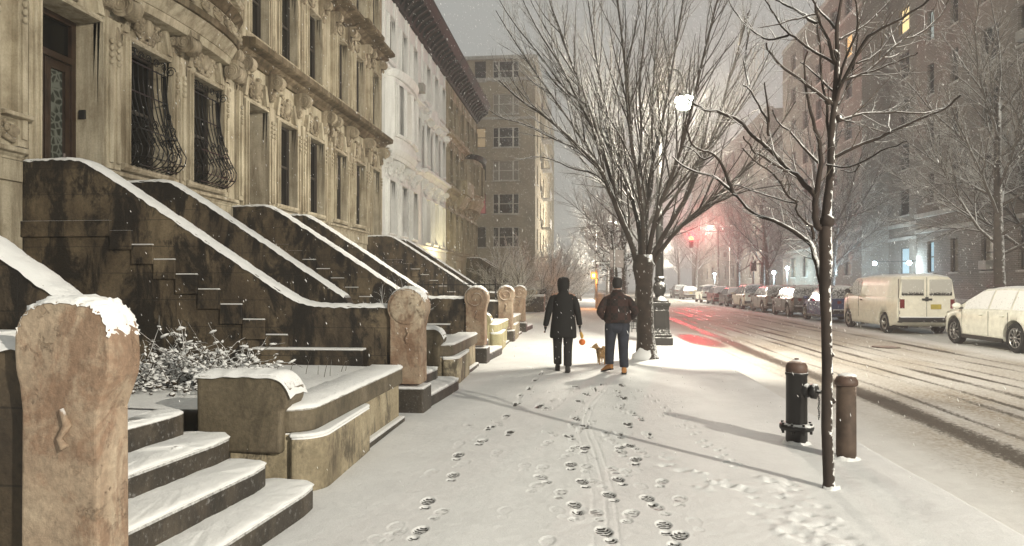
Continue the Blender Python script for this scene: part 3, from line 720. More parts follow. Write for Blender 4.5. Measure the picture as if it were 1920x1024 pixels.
def door(F, a, b, c, d, dep, parent, glass='lace_glass', wood='dark_wood', extra=None):
    mb = MB(); o0 = -dep-.04; o1 = -dep+.04
    mb.fbox(F, a, a+.09, o0, o1+.03, c, d).fbox(F, b-.09, b, o0, o1+.03, c, d).fbox(F, a+.09, b-.09, o0, o1+.03, d-.09, d)
    tz = c+(d-c)*.79
    mb.fbox(F, a+.09, b-.09, o0, o1+.05, tz, tz+.10)
    m = (a+b)/2
    for x0, x1 in ((a+.09, m-.01), (m+.01, b-.09)):
        mb.fbox(F, x0, x0+.11, o0, o1, c, tz).fbox(F, x1-.11, x1, o0, o1, c, tz).fbox(F, x0+.11, x1-.11, o0, o1, tz-.14, tz).fbox(F, x0+.11, x1-.11, o0, o1, c, c+.55).fbox(F, x0+.15, x1-.15, o1, o1+.02, c+.12, c+.45)
    o = mb.build('door', wood, parent, .006)
    MB().fbox(F, a+.1, b-.1, o0-.01, -dep-.005, c+.5, tz-.1).build('pane', glass, o); MB().fbox(F, a+.09, b-.09, o0-.01, -dep, tz+.1, d-.09).build('transom_pane', 'window_glass', o)
    MB().ball(F(m+.07, o1+.04, c+1.0), .032, 8, 6).build('door_knob', 'chrome', o)
    return o
def row_cornice(F, s0, s1, z0, proud, parent, mat='roof_dark'):
    pr = [(0, z0-.15), (.12, z0-.15), (.16, z0+.02), (.22, z0+.25), (proud*.55, z0+.5), (proud*.8, z0+.62), (proud*.86, z0+.8), (proud, z0+1.0), (proud, z0+1.12), (0, z0+1.35)]
    c = MB().prof(F, pr, s0, s1).build('cornice', mat, parent, .01)
    n = int((s1-s0)/.62); s = s0+.12
    q = MB().prof(F, [(.1, z0+.0), (.2, z0-.05), (.42, z0+.25), (proud*.82, z0+.5), (proud*.82, z0+.64), (.1, z0+.64)], s-.07, s+.07).build('cornice_bracket', mat, c, .01)
    for k in range(1, n+1):
        b = q.copy(); COL.objects.link(b); b.parent = c; b.location = Vector(q.location)+F.d*(k*(s1-s0-.24)/n)
    return c
HY = [0]
def house(name, label, y0, y1, mat, door_op, w1, w2, w3=None, ztop=13.3, cornice=True, style='brown', group='attached row houses', xf=XF):
    """door_op (a,b) or None; w1/w2/w3 lists of (a,b) windows of the three floors"""
    t = thing(name, label, 'house', (xf-3, (y0+y1)/2, 0), group)
    F = Fr((xf, 0, 0), (0, 1, 0), (1, 0, 0))
    z1a, z1b = 3.66, 5.72; z2a, z2b = 7.40, 9.28; z3a, z3b = 10.45, 12.15
    ops = []
    for a, b in w1: ops.append((a, b, z1a, z1b, .24))
    for a, b in w2: ops.append((a, b, z2a, z2b, .22))
    for a, b in (w3 if w3 is not None else w2): ops.append((a, b, z3a, z3b, .22))
    if door_op: ops.append((door_op[0], door_op[1], 2.45, 5.78, .36))
    base = [(y0+.9, y0+1.8, .7, 2.2, .2), (y1-1.9, y1-1.0, .7, 2.2, .2)]
    mb = MB(); wall(mb, F, y0+.002, y1-.002, -.2, ztop+.9, ops+base)
    mb.box(xf-11, xf-.62, y0+.004, y1-.004, -.2, ztop+1.0)
    for q in (y0+.003, y1-.003): mb.add([(xf, q, -.2), (xf-.62, q, -.2), (xf-.62, q, ztop+.9), (xf, q, ztop+.9)], [(0, 1, 2, 3)])
    mb.add([(xf, y0, ztop+.9), (xf, y1, ztop+.9), (xf-.62, y1, ztop+.9), (xf-.62, y0, ztop+.9)], [(0, 1, 2, 3)])
    mb.build('wall', mat, t)
    carved = {'limestone': 'limestone_carved'}.get(mat, mat)
    led = 'ledge_stone' if style == 'brown' else mat
    for a, b, c, d, _ in base: window(F, a, b, c, d, .2, t, simple=True)
    # water table under the parlour floor
    led1 = [(y0+.02, y1-.02)] if not door_op else [(y0+.02, door_op[0]-.2), (door_op[1]+.2, y1-.02)]
    for a, b in led1:
        if b-a > .3: ledge(F, a, b, 3.50, .13, .16, t, mat, 'water_table'); MB().fbox(F, a+.02, b-.02, -.001, .045, 3.05, 3.33).build('base_course', mat, t, .006)
    return t, F
def deco_floor1(t, F, ops, mat, carved, door_op=None, seed=0):
    """brown houses: every opening of the parlour floor with surround, cartouche, and consoles carrying the ledge"""
    for i, (a, b) in enumerate(ops+([door_op] if door_op else [])):
        isd = door_op and (a, b) == tuple(door_op)
        d = 5.78 if isd else 5.72
        architrave(F, a, b, 3.66 if not isd else 2.45, d, .13, t, mat, not isd)
        # fillets that narrow upward over the lintel, and the cartouche between them
        mb = MB()
        mb.face_prof(F, [(a-.12, d+.14), (a+.02, d+.14), (a+.12, d+.62), (a+.02, d+.62)], -.001, .12)
        mb.build('lintel_fillet', mat, t, .006); mb = MB()
        mb.face_prof(F, [(b-.02, d+.14), (b+.12, d+.14), (b-.02, d+.62), (b-.12, d+.62)], -.001, .12)
        mb.build('lintel_fillet', mat, t, .006)
        relief(F, (a+b)/2, d+.42, .66, .64, t, .12, seed+i, carved, 'cartouche')
        for s in (a-.26, b+.26):
            pil = MB().fbox(F, s-.085, s+.085, -.001, .10, 3.52, 5.95).fbox(F, s-.04, s+.04, .10, .135, 3.62, 5.2)
            for k in range(4): pil.ball(F(s, .13, 5.25+.11*k), 1, 7, 5, (.04, .04, .05))
            pil.build('pilaster', mat, t, .006)
def brown_house(name, label, y0, y1, door_op, w1, w2, seed, oriel=False):
    t, F = house(name, label, y0, y1, 'limestone', door_op, w1, w2)
    deco_floor1(t, F, w1, 'limestone', 'limestone_carved', door_op, seed)
    allop = sorted(w1+([door_op] if door_op else []))
    ss = sorted({round(v_, 2) for a, b in allop for v_ in (a-.26, b+.26)})
    cs = [ss[0]]
    for s in ss[1:]:
        if s-cs[-1] > .45: cs.append(s)
    for s in cs: console(F, s, 6.74, .66, .42, .20, t)
    if not oriel:
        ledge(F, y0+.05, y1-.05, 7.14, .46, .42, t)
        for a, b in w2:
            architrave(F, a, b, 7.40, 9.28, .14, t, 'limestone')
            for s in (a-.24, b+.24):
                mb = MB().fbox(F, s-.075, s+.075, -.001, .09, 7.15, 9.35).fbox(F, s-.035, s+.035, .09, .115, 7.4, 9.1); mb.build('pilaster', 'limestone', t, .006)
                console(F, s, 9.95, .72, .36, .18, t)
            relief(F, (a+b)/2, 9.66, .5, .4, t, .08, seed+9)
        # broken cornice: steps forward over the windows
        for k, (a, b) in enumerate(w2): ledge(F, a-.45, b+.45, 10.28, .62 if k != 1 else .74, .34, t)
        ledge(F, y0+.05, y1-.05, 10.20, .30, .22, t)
    for a, b in w2: architrave(F, a, b, 10.45, 12.15, .13, t, 'limestone')
    row_cornice(F, y0+.02, y1-.02, 13.25, .95, t)
    return t, F
# --- house whose stoop fills the middle: door, two grilled windows, bowed floor above
DA = (8.96, 10.18)
tB, F = brown_house('row_house', 'limestone row house with two bulging iron window grilles and carved bowed storey above', 8.82, 14.60, DA, [(10.87, 12.0), (12.74, 13.85)], [(9.5, 10.3), (11.3, 12.3), (13.0, 13.9)], 11, oriel=True)
door(F, DA[0], DA[1], 2.45, 5.78, .36, tB)
MB().fbox(F, 9.42, 9.49, -.395, -.385, 4.30, 4.42).build('door_screen', 'phone_blue', tB)
MB().fbox(F, 9.93, 10.0, -.33, -.30, 3.25, 3.62).fbox(F, 9.95, 9.98, -.33, -.31, 3.62, 3.68).build('porch_lantern', 'white_sign', tB)
MB().box(XF-.22, XF-.12, 10.14, 10.18, 4.26, 4.40).build('doorbell', 'black_plastic', tB, .004)
window(F, 10.87, 12.0, 3.66, 5.72, .24, tB, 'window_glass', 'window_wood', 'window_glass'); window(F, 12.74, 13.85, 3.66, 5.72, .24, tB, 'window_glass', 'window_wood', 'window_glass')
def grille(F, a, b, c, d, parent):
    t = MB(); n = 9
    bow = lambda z: .07+(.40*max(0, (d-.25-z)/(d-.25-c-.30))**2.4 if z > c+.30 else .40*max(0, 1-((c+.30-z)/.34)**2)**.5 if z > c-.03 else .02)
    zs = [c-.03]+[c+.04, c+.12, c+.2, c+.3, c+.45, c+.65, c+.9, c+1.2, c+1.5, d-.25]
    for k in range(n):
        s = a+.03+(b-a-.06)*k/(n-1); t.tube([F(s, bow(z), z) for z in zs], .010, 5)
    for z in (c+.62, c+1.28, d-.27): 
        o_ = bow(z); t.tube([F(a+.02, .0, z), F(a+.02, o_, z), F(b-.02, o_, z), F(b-.02, 0, z)], .013, 5, smooth=False)
    for z in (c+.01, c+.14): o_ = bow(z)+.01; t.tube([F(a+.02, 0, z), F(a+.02, o_, z), F(b-.02, o_, z), F(b-.02, 0, z)], .010, 5, smooth=False)
    for s in (a+.02, b-.02):                 # side cages
        for q in (.25, .5, .75): t.tube([F(s, bow(z)*q, z) for z in zs], .008, 5)
    g = t.build('window_grille', 'iron_clean', parent)
    def curl(s, o_, z, r, e=1, n_=18, tr=1.6, ax='s'):
        pl = []
        for i in range(n_):
            a_ = i/(n_-1)*tr*2*math.pi; q = r*(1-.75*i/(n_-1))
            pl.append(F(s+e*math.cos(a_)*q, o_, z+math.sin(a_)*q) if ax == 's' else F(s, o_+e*math.cos(a_)*q, z+math.sin(a_)*q))
        MB().tube(pl, .009, 5).build('scroll', 'iron_clean', g)
    for k in range(5):
        s = a+.14+(b-a-.28)*k/4; curl(s, .10, d-.13, .085, 1 if k % 2 else -1)
    curl(b-.02, .16, d-.18, .10, 1, ax='o'); curl(a+.02, .16, d-.18, .10, 1, ax='o')
    for s in (a+.02, b-.02):
        curl(s, .2, c+.62, .10, 1, ax='o'); curl(s, .12, c+1.05, .06, -1, ax='o'); curl(s, .22, c+.3, .12, 1, ax='o')
    for k in range(4):
        s = a+.18+(b-a-.36)*k/3; curl(s, bow(c+.62)+.01, c+.74, .09, 1 if k % 2 else -1); curl(s, bow(c+.4)+.015, c+.42, .08, -1 if k % 2 else 1)
grille(F, 10.87, 12.0, 3.66, 5.72, tB); grille(F, 12.74, 13.85, 3.66, 5.72, tB)
# the bowed storey: stacked curved mouldings, a curved wall with windows, rolls under it
def bowed(t, F, yc, half, z0, layers, mat, led, ztop, win=True, seed=0, glass=None, maxp=.75):
    def arc(p, k=26):
        return [(yc+half*math.cos(math.pi*(1-i/k)), p*max(0, math.sin(math.pi*i/k))**.7) for i in range(k+1)]
    for (za, zb, pa, pb, m_, nm) in layers:
        A = [F(s, o_+.0, za) for s, o_ in arc(pa)]; B = [F(s, o_, zb) for s, o_ in arc(pb)]
        A2 = A+[F(yc+half, -.02, za), F(yc-half, -.02, za)]; B2 = B+[F(yc+half, -.02, zb), F(yc-half, -.02, zb)]
        MB().loft([A2, B2], True, True, False).build(nm, m_, t, .008)
    # facets
    pts = arc(maxp*.8, 6); zc0 = layers[-1][1]
    P3 = [F(s, o_, 0) for s, o_ in pts]
    for i in range(1, 5):
        a, b = P3[i], P3[i+1]; L = (b-a).length
        if i in (1, 2, 3, 4):
            d_ = (b-a).normalized(); G = Fr(a, d_, (d_.y, -d_.x, 0)); wd = .62 if L > .8 else .45
            op = [] if i in (0,) else [((L-wd)/2, (L+wd)/2, zc0+.35, zc0+2.25, .15)]
            mb = MB(); wall(mb, G, 0, L, zc0, ztop, op); mb.build('bay_wall', mat, t)
            for o_ in op:
                window(G, *o_[:4], .15, t, glass=(glass if glass and i == 2 else 'window_glass')); architrave(G, o_[0], o_[1], o_[2], o_[3], .09, t, mat)
    for i in (0, 5):
        a, b = P3[i], P3[i+1]; d_ = (b-a).normalized(); G = Fr(a, d_, (d_.y, -d_.x, 0)); mb = MB(); wall(mb, G, 0, (b-a).length, zc0, ztop, []); mb.build('bay_wall', mat, t)
    MB().loft([[F(s, o_, ztop) for s, o_ in arc(maxp)]+[F(yc+half, -.02, ztop), F(yc-half, -.02, ztop)], [F(s, o_, ztop+.3) for s, o_ in arc(maxp+.12)]+[F(yc+half, -.02, ztop+.3), F(yc-half, -.02, ztop+.3)]], True, True, False).build('bay_cornice', led, t, .01)
yc, hf = 12.35, 1.95
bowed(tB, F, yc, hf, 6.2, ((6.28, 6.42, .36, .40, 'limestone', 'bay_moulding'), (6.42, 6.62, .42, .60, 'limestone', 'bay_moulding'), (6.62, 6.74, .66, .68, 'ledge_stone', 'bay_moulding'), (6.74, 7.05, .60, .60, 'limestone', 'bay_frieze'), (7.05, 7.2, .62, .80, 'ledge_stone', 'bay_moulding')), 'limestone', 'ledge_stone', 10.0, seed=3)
for s in (10.62, 12.38, 14.12):            # fat rolled brackets
    mb = MB(); mb.lathe([(.0, -.17), (.10, -.165), (.19, -.15), (.165, -.06), (.16, .06), (.19, .15), (.10, .165), (0, .17)], (XF+.27, s, 6.17), 18, 'y')
    for e in (-1, 1):
        pl = [(XF+.27+math.cos(a)*(.17-a*.008), s+e*.175, 6.17+math.sin(a)*(.17-a*.008)) for a in [k*.5 for k in range(34)]]; mb.tube(pl, .011, 5)
    mb.fbox(F, s-.15, s+.15, -.001, .40, 6.30, 6.40)
    mb.build('rolled_bracket', 'limestone_carved', tB, .004)
    relief(F, s, 5.72, .34, .62, tB, .10, int(s*10), name='leaf_pendant')
for s, wd in ((11.45, .9), (13.3, .9)): relief(F, s, 6.12, wd, .28, tB, .09, int(s*7), name='frieze_carving')
for k in range(11):
    a = math.pi*(.12+.76*k/10); s = yc+hf*math.cos(a); o_ = .60*(math.sin(a))**.7
    G = Fr(F(s, o_, 0), (0, 1, 0), (1, 0, 0)); relief(G, 0, 6.9, .3, .24, tB, .05, k, name='frieze_carving')
# --- its neighbours
tA, FA = brown_house('row_house', 'limestone row house whose carved wall stands above the nearest stoop', 3.02, 8.80, (3.16, 4.38), [(5.1, 6.2), (6.95, 8.0)], [(3.7, 4.5), (5.5, 6.5), (7.2, 8.1)], 21)
door(FA, 3.16, 4.38, 2.45, 5.78, .36, tA)
for a, b in ((5.1, 6.2), (6.95, 8.0)): window(FA, a, b, 3.66, 5.72, .24, tA)
for a, b in ((3.7, 4.5), (5.5, 6.5), (7.2, 8.1)): window(FA, a, b, 7.4, 9.28, .22, tA)
relief(FA, 8.6, 3.72, .5, .3, tA, .08, 5); ledge(FA, 8.3, 8.79, 3.95, .2, .14, tA, 'limestone')
tC, FC = brown_house('row_house', 'limestone row house with red ribbon wreath on its dark door', 14.62, 20.02, (14.97, 15.95), [(16.6, 17.6), (18.45, 19.5)], [(15.1, 15.95), (16.65, 17.6), (18.4, 19.3)], 31)
d_ = door(FC, 14.97, 15.95, 2.45, 5.78, .42, tC, 'window_glass')
mb = MB(); mb.lathe([(.10, -.03), (.16, 0), (.10, .03)], FC(15.62, -.33, 4.42), 16, 'x'); mb.build('wreath', 'green_leaf', d_)
MB().ball(FC(15.60, -.27, 4.62), .075, 8, 6).tube([FC(15.60, -.27, 4.6), FC(15.56, -.27, 4.4), FC(15.55, -.27, 4.22)], [.04, .04, .03], 6).build('red_ribbon', 'red_ribbon', d_)
for a, b in ((16.6, 17.6), (18.45, 19.5)): window(FC, a, b, 3.66, 5.72, .12, tC)
for a, b in ((15.1, 15.95), (16.65, 17.6), (18.4, 19.3)): window(FC, a, b, 7.4, 9.28, .10, tC); window(FC, a, b, 10.45, 12.15, .10, tC)
tD, FD = brown_house('row_house', 'limestone row house next to the white house, its door at the far end', 20.04, 25.70, (24.1, 25.0), [(20.5, 21.45), (22.3, 23.3)], [(20.7, 21.5), (22.3, 23.15), (24.1, 24.9)], 41)
door(FD, 24.1, 25.0, 2.45, 5.78, .42, tD, 'window_glass')
for a, b in ((20.5, 21.45), (22.3, 23.3)): window(FD, a, b, 3.66, 5.72, .12, tD, upper='shade_glass')
for a, b in ((20.7, 21.5), (22.3, 23.15), (24.1, 24.9)): window(FD, a, b, 7.4, 9.28, .10, tD, upper='shade_glass' if a < 24 else None); window(FD, a, b, 10.45, 12.15, .10, tD)
# --- the two white houses
def arch_fill(F, a, b, d, mb, dep=.22):
    r = (b-a)/2; m = (a+b)/2; n = 10
    for e in (-1, 1):
        for k in range(n):
            t0, t1 = math.pi/2*k/n, math.pi/2*(k+1)/n
            p0 = (m+e*r*math.cos(t0), d-r+r*math.sin(t0)); p1 = (m+e*r*math.cos(t1), d-r+r*math.sin(t1))
            mb.add([F(p0[0], .003, p0[1]), F(p1[0], .003, p1[1]), F(p1[0], .003, d+.01), F(p0[0], .003, d+.01)], [(0, 1, 2, 3)])
            mb.add([F(p0[0], .003, p0[1]), F(p1[0], .003, p1[1]), F(p1[0], -dep, p1[1]), F(p0[0], -dep, p0[1])], [(0, 1, 2, 3)])
def white_house(name, label, y0, y1, arched, seed, lit):
    ww = [(y0+.55, y0+1.4), (y0+2.35, y0+3.2), (y0+4.2, y0+5.05)]
    up = ww if arched else [(y1-1.4, y1-.6)]
    t, F = house(name, label, y0, y1, 'white_facade', None, ww, up, ww, 13.3)
    for i, (a, b) in enumerate(ww):
        window(F, a, b, 3.66, 5.72, .12, t, wood='window_wood' if not arched or i < 2 else 'pale_wood', glass='window_glass' if i < 2 else 'shade_glass')
        if arched: mb = MB(); arch_fill(F, a, b, 5.72, mb, .2); mb.build('arch', 'white_facade', t)
        architrave(F, a, b, 3.66, 5.72, .11, t, 'white_facade', ears=not arched)
        window(F, a, b, 10.45, 12.15, .10, t); architrave(F, a, b, 10.45, 12.15, .12, t, 'white_facade')
        relief(F, (a+b)/2, 6.15, .7, .5, t, .10, seed+i, 'white_facade', 'cartouche')
        for s in (a-.22, b+.22): console(F, s, 6.62, .5, .3, .17, t, 'white_facade')
        for s in (a-.3, b+.3): MB().fbox(F, s-.08, s+.08, -.001, .06, 9.6, 13.0).build('pilaster', 'white_facade', t, .006)
    ledge(F, y0+.03, y1-.03, 10.1, .22, .3, t, 'white_facade')
    if not arched:
        ledge(F, y0+.03, y1-.03, 6.95, .22, .3, t, 'white_facade')
        bowed(t, F, y0+2.4, 1.95, 6.6, ((6.6, 6.75, .3, .38, 'white_facade', 'bay_moulding'), (6.75, 6.95, .40, .55, 'white_facade', 'bay_moulding'), (6.95, 7.2, .5, .5, 'white_facade', 'bay_frieze')), 'white_facade', 'white_facade', 9.75, glass='dim_window', maxp=.55)
        for (a, b) in up: window(F, a, b, 7.4, 9.28, .10, t); architrave(F, a, b, 7.4, 9.28, .12, t, 'white_facade')
        # broken lower frieze with arcs
        mb = MB(); 
        for k in range(14): mb.ball(F(y0+.5+k*.36, .24, 6.8), .06, 7, 5)
        mb.build('bead_moulding', 'white_facade', t)
    else:
        ledge(F, y0+.03, y1-.03, 7.1, .34, .38, t, 'white_facade')
        for i, (a, b) in enumerate(ww):
            window(F, a, b, 7.4, 9.28, .10, t)
            architrave(F, a, b, 7.4, 9.28, .13, t, 'white_facade')
            console(F, a-.25, 9.7, .6, .34, .2, t, 'white_facade'); console(F, b+.25, 9.7, .6, .34, .2, t, 'white_facade')
            MB().tube([F(a-.28, .16, 7.15), F(a-.28, .16, 9.2)], .085, 10).build('column', 'white_facade', t)
        mb = MB().face_prof(F, [(y0+1.9+1.1*math.cos(math.pi*k/10), 9.65+.55*math.sin(math.pi*k/10)) for k in range(11)], 0, .3); mb.build('hood', 'white_facade', t, .02)
    row_cornice(F, y0+.02, y1-.02, 13.15, 1.0, t)
    return t, F
tW, FW = white_house('row_house', 'white painted row house with a lit bowed window bay', 25.72, 31.9, False, 51, True)
MB().box(XF-.1, XF+.35, 31.0, 31.45, 10.45, 10.85).build('window_air_conditioner', 'bin_grey', tW, .02)
tV, FV = white_house('row_house', 'white painted row house with arched ground floor windows', 31.92, 37.7, True, 61, False)
# --- the last brown pair with hazy ledges
for nm, lb, y0, y1, sd in (('row_house', 'brown row house with a small balcony, beyond the white pair', 37.72, 43.2, 71), ('row_house', 'last brown row house with a dark hood on its bay, against the apartment block', 43.22, 48.6, 81)):
    ww = [(y0+.5, y0+1.35), (y0+2.2, y0+3.1), (y0+3.95, y0+4.8)]
    t, F = house(nm, lb, y0, y1, 'tan_stone', None, ww, ww)
    for i, (a, b) in enumerate(ww):
        for c, d in ((3.66, 5.72), (7.4, 9.28), (10.45, 12.15)):
            window(F, a, b, c, d, .12, t); architrave(F, a, b, c, d, .13, t, 'tan_stone')
        relief(F, (a+b)/2, 6.2, .7, .5, t, .1, sd+i, 'tan_stone', 'cartouche')
        for s in (a-.25, b+.25): console(F, s, 6.75, .6, .32, .18, t, 'tan_stone'); MB().fbox(F, s-.07, s+.07, -.001, .07, 7.2, 12.9).build('pilaster', 'tan_stone', t, .006)
    ledge(F, y0+.03, y1-.03, 7.1, .42, .4, t, 'tan_stone'); ledge(F, y0+.03, y1-.03, 10.1, .35, .3, t, 'tan_stone')
    if sd == 71:
        bl = MB().fbox(F, y0+2.6, y0+5.2, 0, .75, 6.95, 7.15).fbox(F, y0+2.6, y0+5.2, .65, .75, 7.15, 7.8).fbox(F, y0+2.6, y0+2.7, 0, .65, 7.15, 7.8).fbox(F, y0+5.1, y0+5.2, 0, .65, 7.15, 7.8); bl.build('balcony', 'tan_stone', t, .02)
        MB().prof(F, [(0, 6.2), (.2, 6.3), (.6, 6.9), (.6, 6.96), (0, 6.96)], y0+3.0, y0+4.8).build('balcony_bracket', 'tan_stone', t, .02)
    else:
        bowed(t, F, y0+2.7, 2.0, 6.6, ((6.5, 6.8, .5, .7, 'tan_stone', 'bay_moulding'), (6.8, 7.1, .75, .9, 'tan_stone', 'bay_moulding')), 'tan_stone', 'roof_dark', 9.7, maxp=.95)
    row_cornice(F, y0+.02, y1-.02, 13.15, 1.0, t)

# ================================================================== APARTMENT BLOCKS
def simple_window_proto(name, w_, h, dep, glass, sill='trim_stone', mull=True):
    """window made once at the origin, in a plane facing +x, then copied into place"""
    F0 = Fr((0, 0, 0), (0, 1, 0), (1, 0, 0)); mb = MB()
    mb.fbox(F0, -w_/2, -w_/2+.06, -dep, -dep+.07, 0, h).fbox(F0, w_/2-.06, w_/2, -dep, -dep+.07, 0, h).fbox(F0, -w_/2+.06, w_/2-.06, -dep, -dep+.07, h-.06, h).fbox(F0, -w_/2+.06, w_/2-.06, -dep, -dep+.07, 0, .06).fbox(F0, -w_/2+.06, w_/2-.06, -dep, -dep+.06, h*.5-.03, h*.5+.03)
    if mull:
        for s in (-w_*.27, w_*.27): mb.fbox(F0, s-.06, s+.06, -dep, -dep+.09, .06, h-.06)
    o = mb.build('window', 'pale_wood' if mull else 'window_wood'); 
    p = MB().fbox(F0, -w_/2+.05, w_/2-.05, -dep-.02, -dep+.01, .05, h-.05).build('pane', glass, o)
    MB().prof(F0, [(-dep, -.10), (.07, -.10), (.07, -.02), (-dep, .0)], -w_/2-.08, w_/2+.08).build('sill', sill, o)
    o.location = (0, 0, -500)
    return o
protos = {}
def put_window(kind, F, s, z, parent):
    """kind = (w, h, dep, glass, mullions)"""
    first = kind not in protos
    if first: protos[kind] = simple_window_proto('window', kind[0], kind[1], kind[2], kind[3], mull=kind[4])
    o = protos[kind] if first else copy_tree(protos[kind], ch=CH)
    if first: CH[o.name] = kids(o)
    o.parent = parent
    p = F(s, 0, z)-Vector(parent.location)
    ang = math.atan2(F.n.y, F.n.x)
    o.matrix_local = Matrix.Translation(p) @ Matrix.Rotation(ang, 4, 'Z')
CH = {}
def flat_roof_body(mb, F, s0, s1, z1, depth): mb.fbox(F, s0+.002, s1-.002, -depth, -.62, -.2, z1-.3)
# --- far tan block closing the row on the left
t = thing('apartment_building', 'tall hazy tan brick apartment block rising beyond the row houses', 'apartment building', (-10, 66, 0))
F = Fr((0, 60, 0), (1, 0, 0), (0, -1, 0)); Fs = Fr((-4.45, 60, 0), (0, 1, 0), (1, 0, 0))
ops = []; wins = []
for k in range(7):
    z = 2.0+2.9*k
    for s, w_ in ((-14.5, 2.3), (-11.6, 1.0), (-9.25, 1.0), (-7.0, 2.3)):
        ops.append((s-w_/2, s+w_/2, z, z+1.75, .2)); wins.append((F, s, z, w_))
mb = MB(); wall(mb, F, -18, -4.45, -.2, 21.3, ops)
opS = []
for k in range(7):
    for s in (3, 7, 11.5, 16, 21, 26, 31):
        opS.append((s-.55, s+.55, 2.0+2.9*k, 3.75+2.9*k, .2)); wins.append((Fs, s, 2.0+2.9*k, 1.1))
wall(mb, Fs, 0, 35, -.2, 21.3, opS); mb.box(-18, -5.1, 60.7, 95, -.2, 21.2)
mb.add([(-18, 60, 21.3), (-4.45, 60, 21.3), (-4.45, 95, 21.3), (-18, 95, 21.3)], [(0, 1, 2, 3)])
mb.build('wall', 'brick_tan', t)
for i, (f_, s, z, w_) in enumerate(wins):
    g = 'shade_glass' if (i*7) % 5 in (0, 1) else 'window_glass'
    if f_ is F and abs(s+9.25) < .1: g = {14: 'pale_window'}.get(int(z-.5), g); g = 'dim_window' if abs(z-13.6) < .3 else 'red_window' if abs(z-7.8) < .3 else g
    put_window((w_, 1.75, .18, g, w_ > 2), f_, s, z, t)
for z, h in ((16.0, .22), (19.4, .25), (21.25, .3)):
    MB().fbox(F, -18.1, -4.40, 0, .10 if z < 20 else .22, z, z+h).build('string_course', 'trim_stone', t, .01)
    MB().fbox(Fs, -.0, 35, 0, .10 if z < 20 else .22, z, z+h).build('string_course', 'trim_stone', t, .01)
for k in range(6):
    panel_mold(F, -7.9, -6.1, 3.95+2.9*k, 4.6+2.9*k, t, 'brick_tan', .08)
for k in range(6):
    MB().fbox(Fs, 8.2, 10.6, 0, .9, 4.3+2.9*k, 4.36+2.9*k).fbox(Fs, 8.2, 10.6, .86, .9, 4.36+2.9*k, 5.2+2.9*k).build('fire_escape', 'galv_metal', t)
# --- the brown brick block across the street
t = thing('apartment_building', 'dark brown brick apartment block across the street with pale stone bands', 'apartment building', (24, 46, 0))
segs = [(20.0, 42.5, 19.0), (42.5, 50.5, 20.8), (50.5, 70.0, 19.0)]
HT = 24.0; allw = []
for a, b, x in segs:
    Fq = Fr((x, 0, 0), (0, 1, 0), (-1, 0, 0)); ops = []
    cols = {19.0: [y for y in (23, 26, 29, 32.2, 35.1, 38.3, 40.8, 53, 56, 59.5, 63, 66.5) if a < y < b], 20.8: [44.2, 48.2]}[x]
    for y in cols:
        nar = y in (38.3, 40.8); w_ = .75 if nar else 1.45
        z = 2.3
        ops.append((y-w_/2, y+w_/2, z, z+1.75, .22)); allw.append((Fq, y, z, w_))
        for k in range(6):
            z = 6.2+3.0*k; ops.append((y-w_/2, y+w_/2, z, z+1.7, .22)); allw.append((Fq, y, z, w_))
    mb = MB(); wall(mb, Fq, a, b, -.2, HT, ops); mb.box(x+.7, x+14, a+.01, b-.01, -.2, HT-.2); mb.add([(x, a, HT), (x+14, a, HT), (x+14, b, HT), (x, b, HT)], [(0, 1, 2, 3)])
    mb.build('wall', 'brick_brown', t)
    for z, h in ((4.55, .2), (5.42, .26), (18.0+3.1, .22), (HT-.05, .35)):
        MB().fbox(Fq, a-.06 if x < 20 else a+.02, b+.06 if x < 20 else b-.02, 0, .09, z, z+h).build('stone_band', 'trim_stone', t, .01)
    MB().fbox(Fq, a, b, 0, .06, -.2, .9).build('base_course', 'trim_stone', t, .01)
for bb in ((19.0, 20.8, 42.49, 42.5), (19.0, 20.8, 50.5, 50.51), (19, 33, 19.99, 20.0), (19, 33, 70, 70.01)): MB().box(*bb, -.2, HT).build('return_wall', 'brick_brown', t)
for i, (f_, y, z, w_) in enumerate(allw):
    g = 'window_glass' if (i*5) % 7 else 'shade_glass'
    if abs(y-40.8) < .1: g = 'pale_window' if int((z-2)/3) in (4,) else 'cyan_window' if z < 3 else 'window_glass'
    if abs(y-44.2) < .1: g = 'cyan_window' if z < 3 else g
    if abs(y-48.2) < .1 and abs(z-18.2) < .2: g = 'warm_window'
    if abs(y-53) < .1 and abs(z-18.2) < .2: g = 'orange_window'
    if abs(y-48.2) < .1 and z < 3: g = 'cyan_window'
    put_window((w_, 1.75 if z < 3 else 1.7, .2, g, False), f_, y, z, t)
for y, z in ((35.1, 2.35), (44.2, 9.25), (56, 12.25), (32.2, 12.25), (44.2, 6.25)):
    x = 20.8 if 42.5 < y < 50.5 else 19.0
    MB().box(x-.35, x+.1, y-.33, y+.33, z, z+.42).box(x-.36, x-.34, y-.27, y+.27, z+.06, z+.36).build('air_conditioner', 'bin_grey', t, .02)
t = thing('apartment_building', 'dim far apartment block fading into the snowfall beyond the crossing', 'apartment building', (25, 105, 0))
Fq = Fr((19.5, 0, 0), (0, 1, 0), (-1, 0, 0)); ops = []; ws = []
for y in range(80, 130, 5):
    for k in range(6): ops.append((y, y+1.4, 2.4+3.1*k, 4.2+3.1*k, .2)); ws.append((y+.7, 2.4+3.1*k))
mb = MB(); wall(mb, Fq, 78, 132, -.2, 21, ops); mb.box(20.2, 33, 78.0, 132, -.2, 20.8); mb.box(19.5, 20.2, 77.9, 78.01, -.2, 21); mb.build('wall', 'brick_brown', t)
for i, (y, z) in enumerate(ws): put_window((1.4, 1.8, .2, 'window_glass' if i % 4 else 'shade_glass', False), Fq, y, z, t)

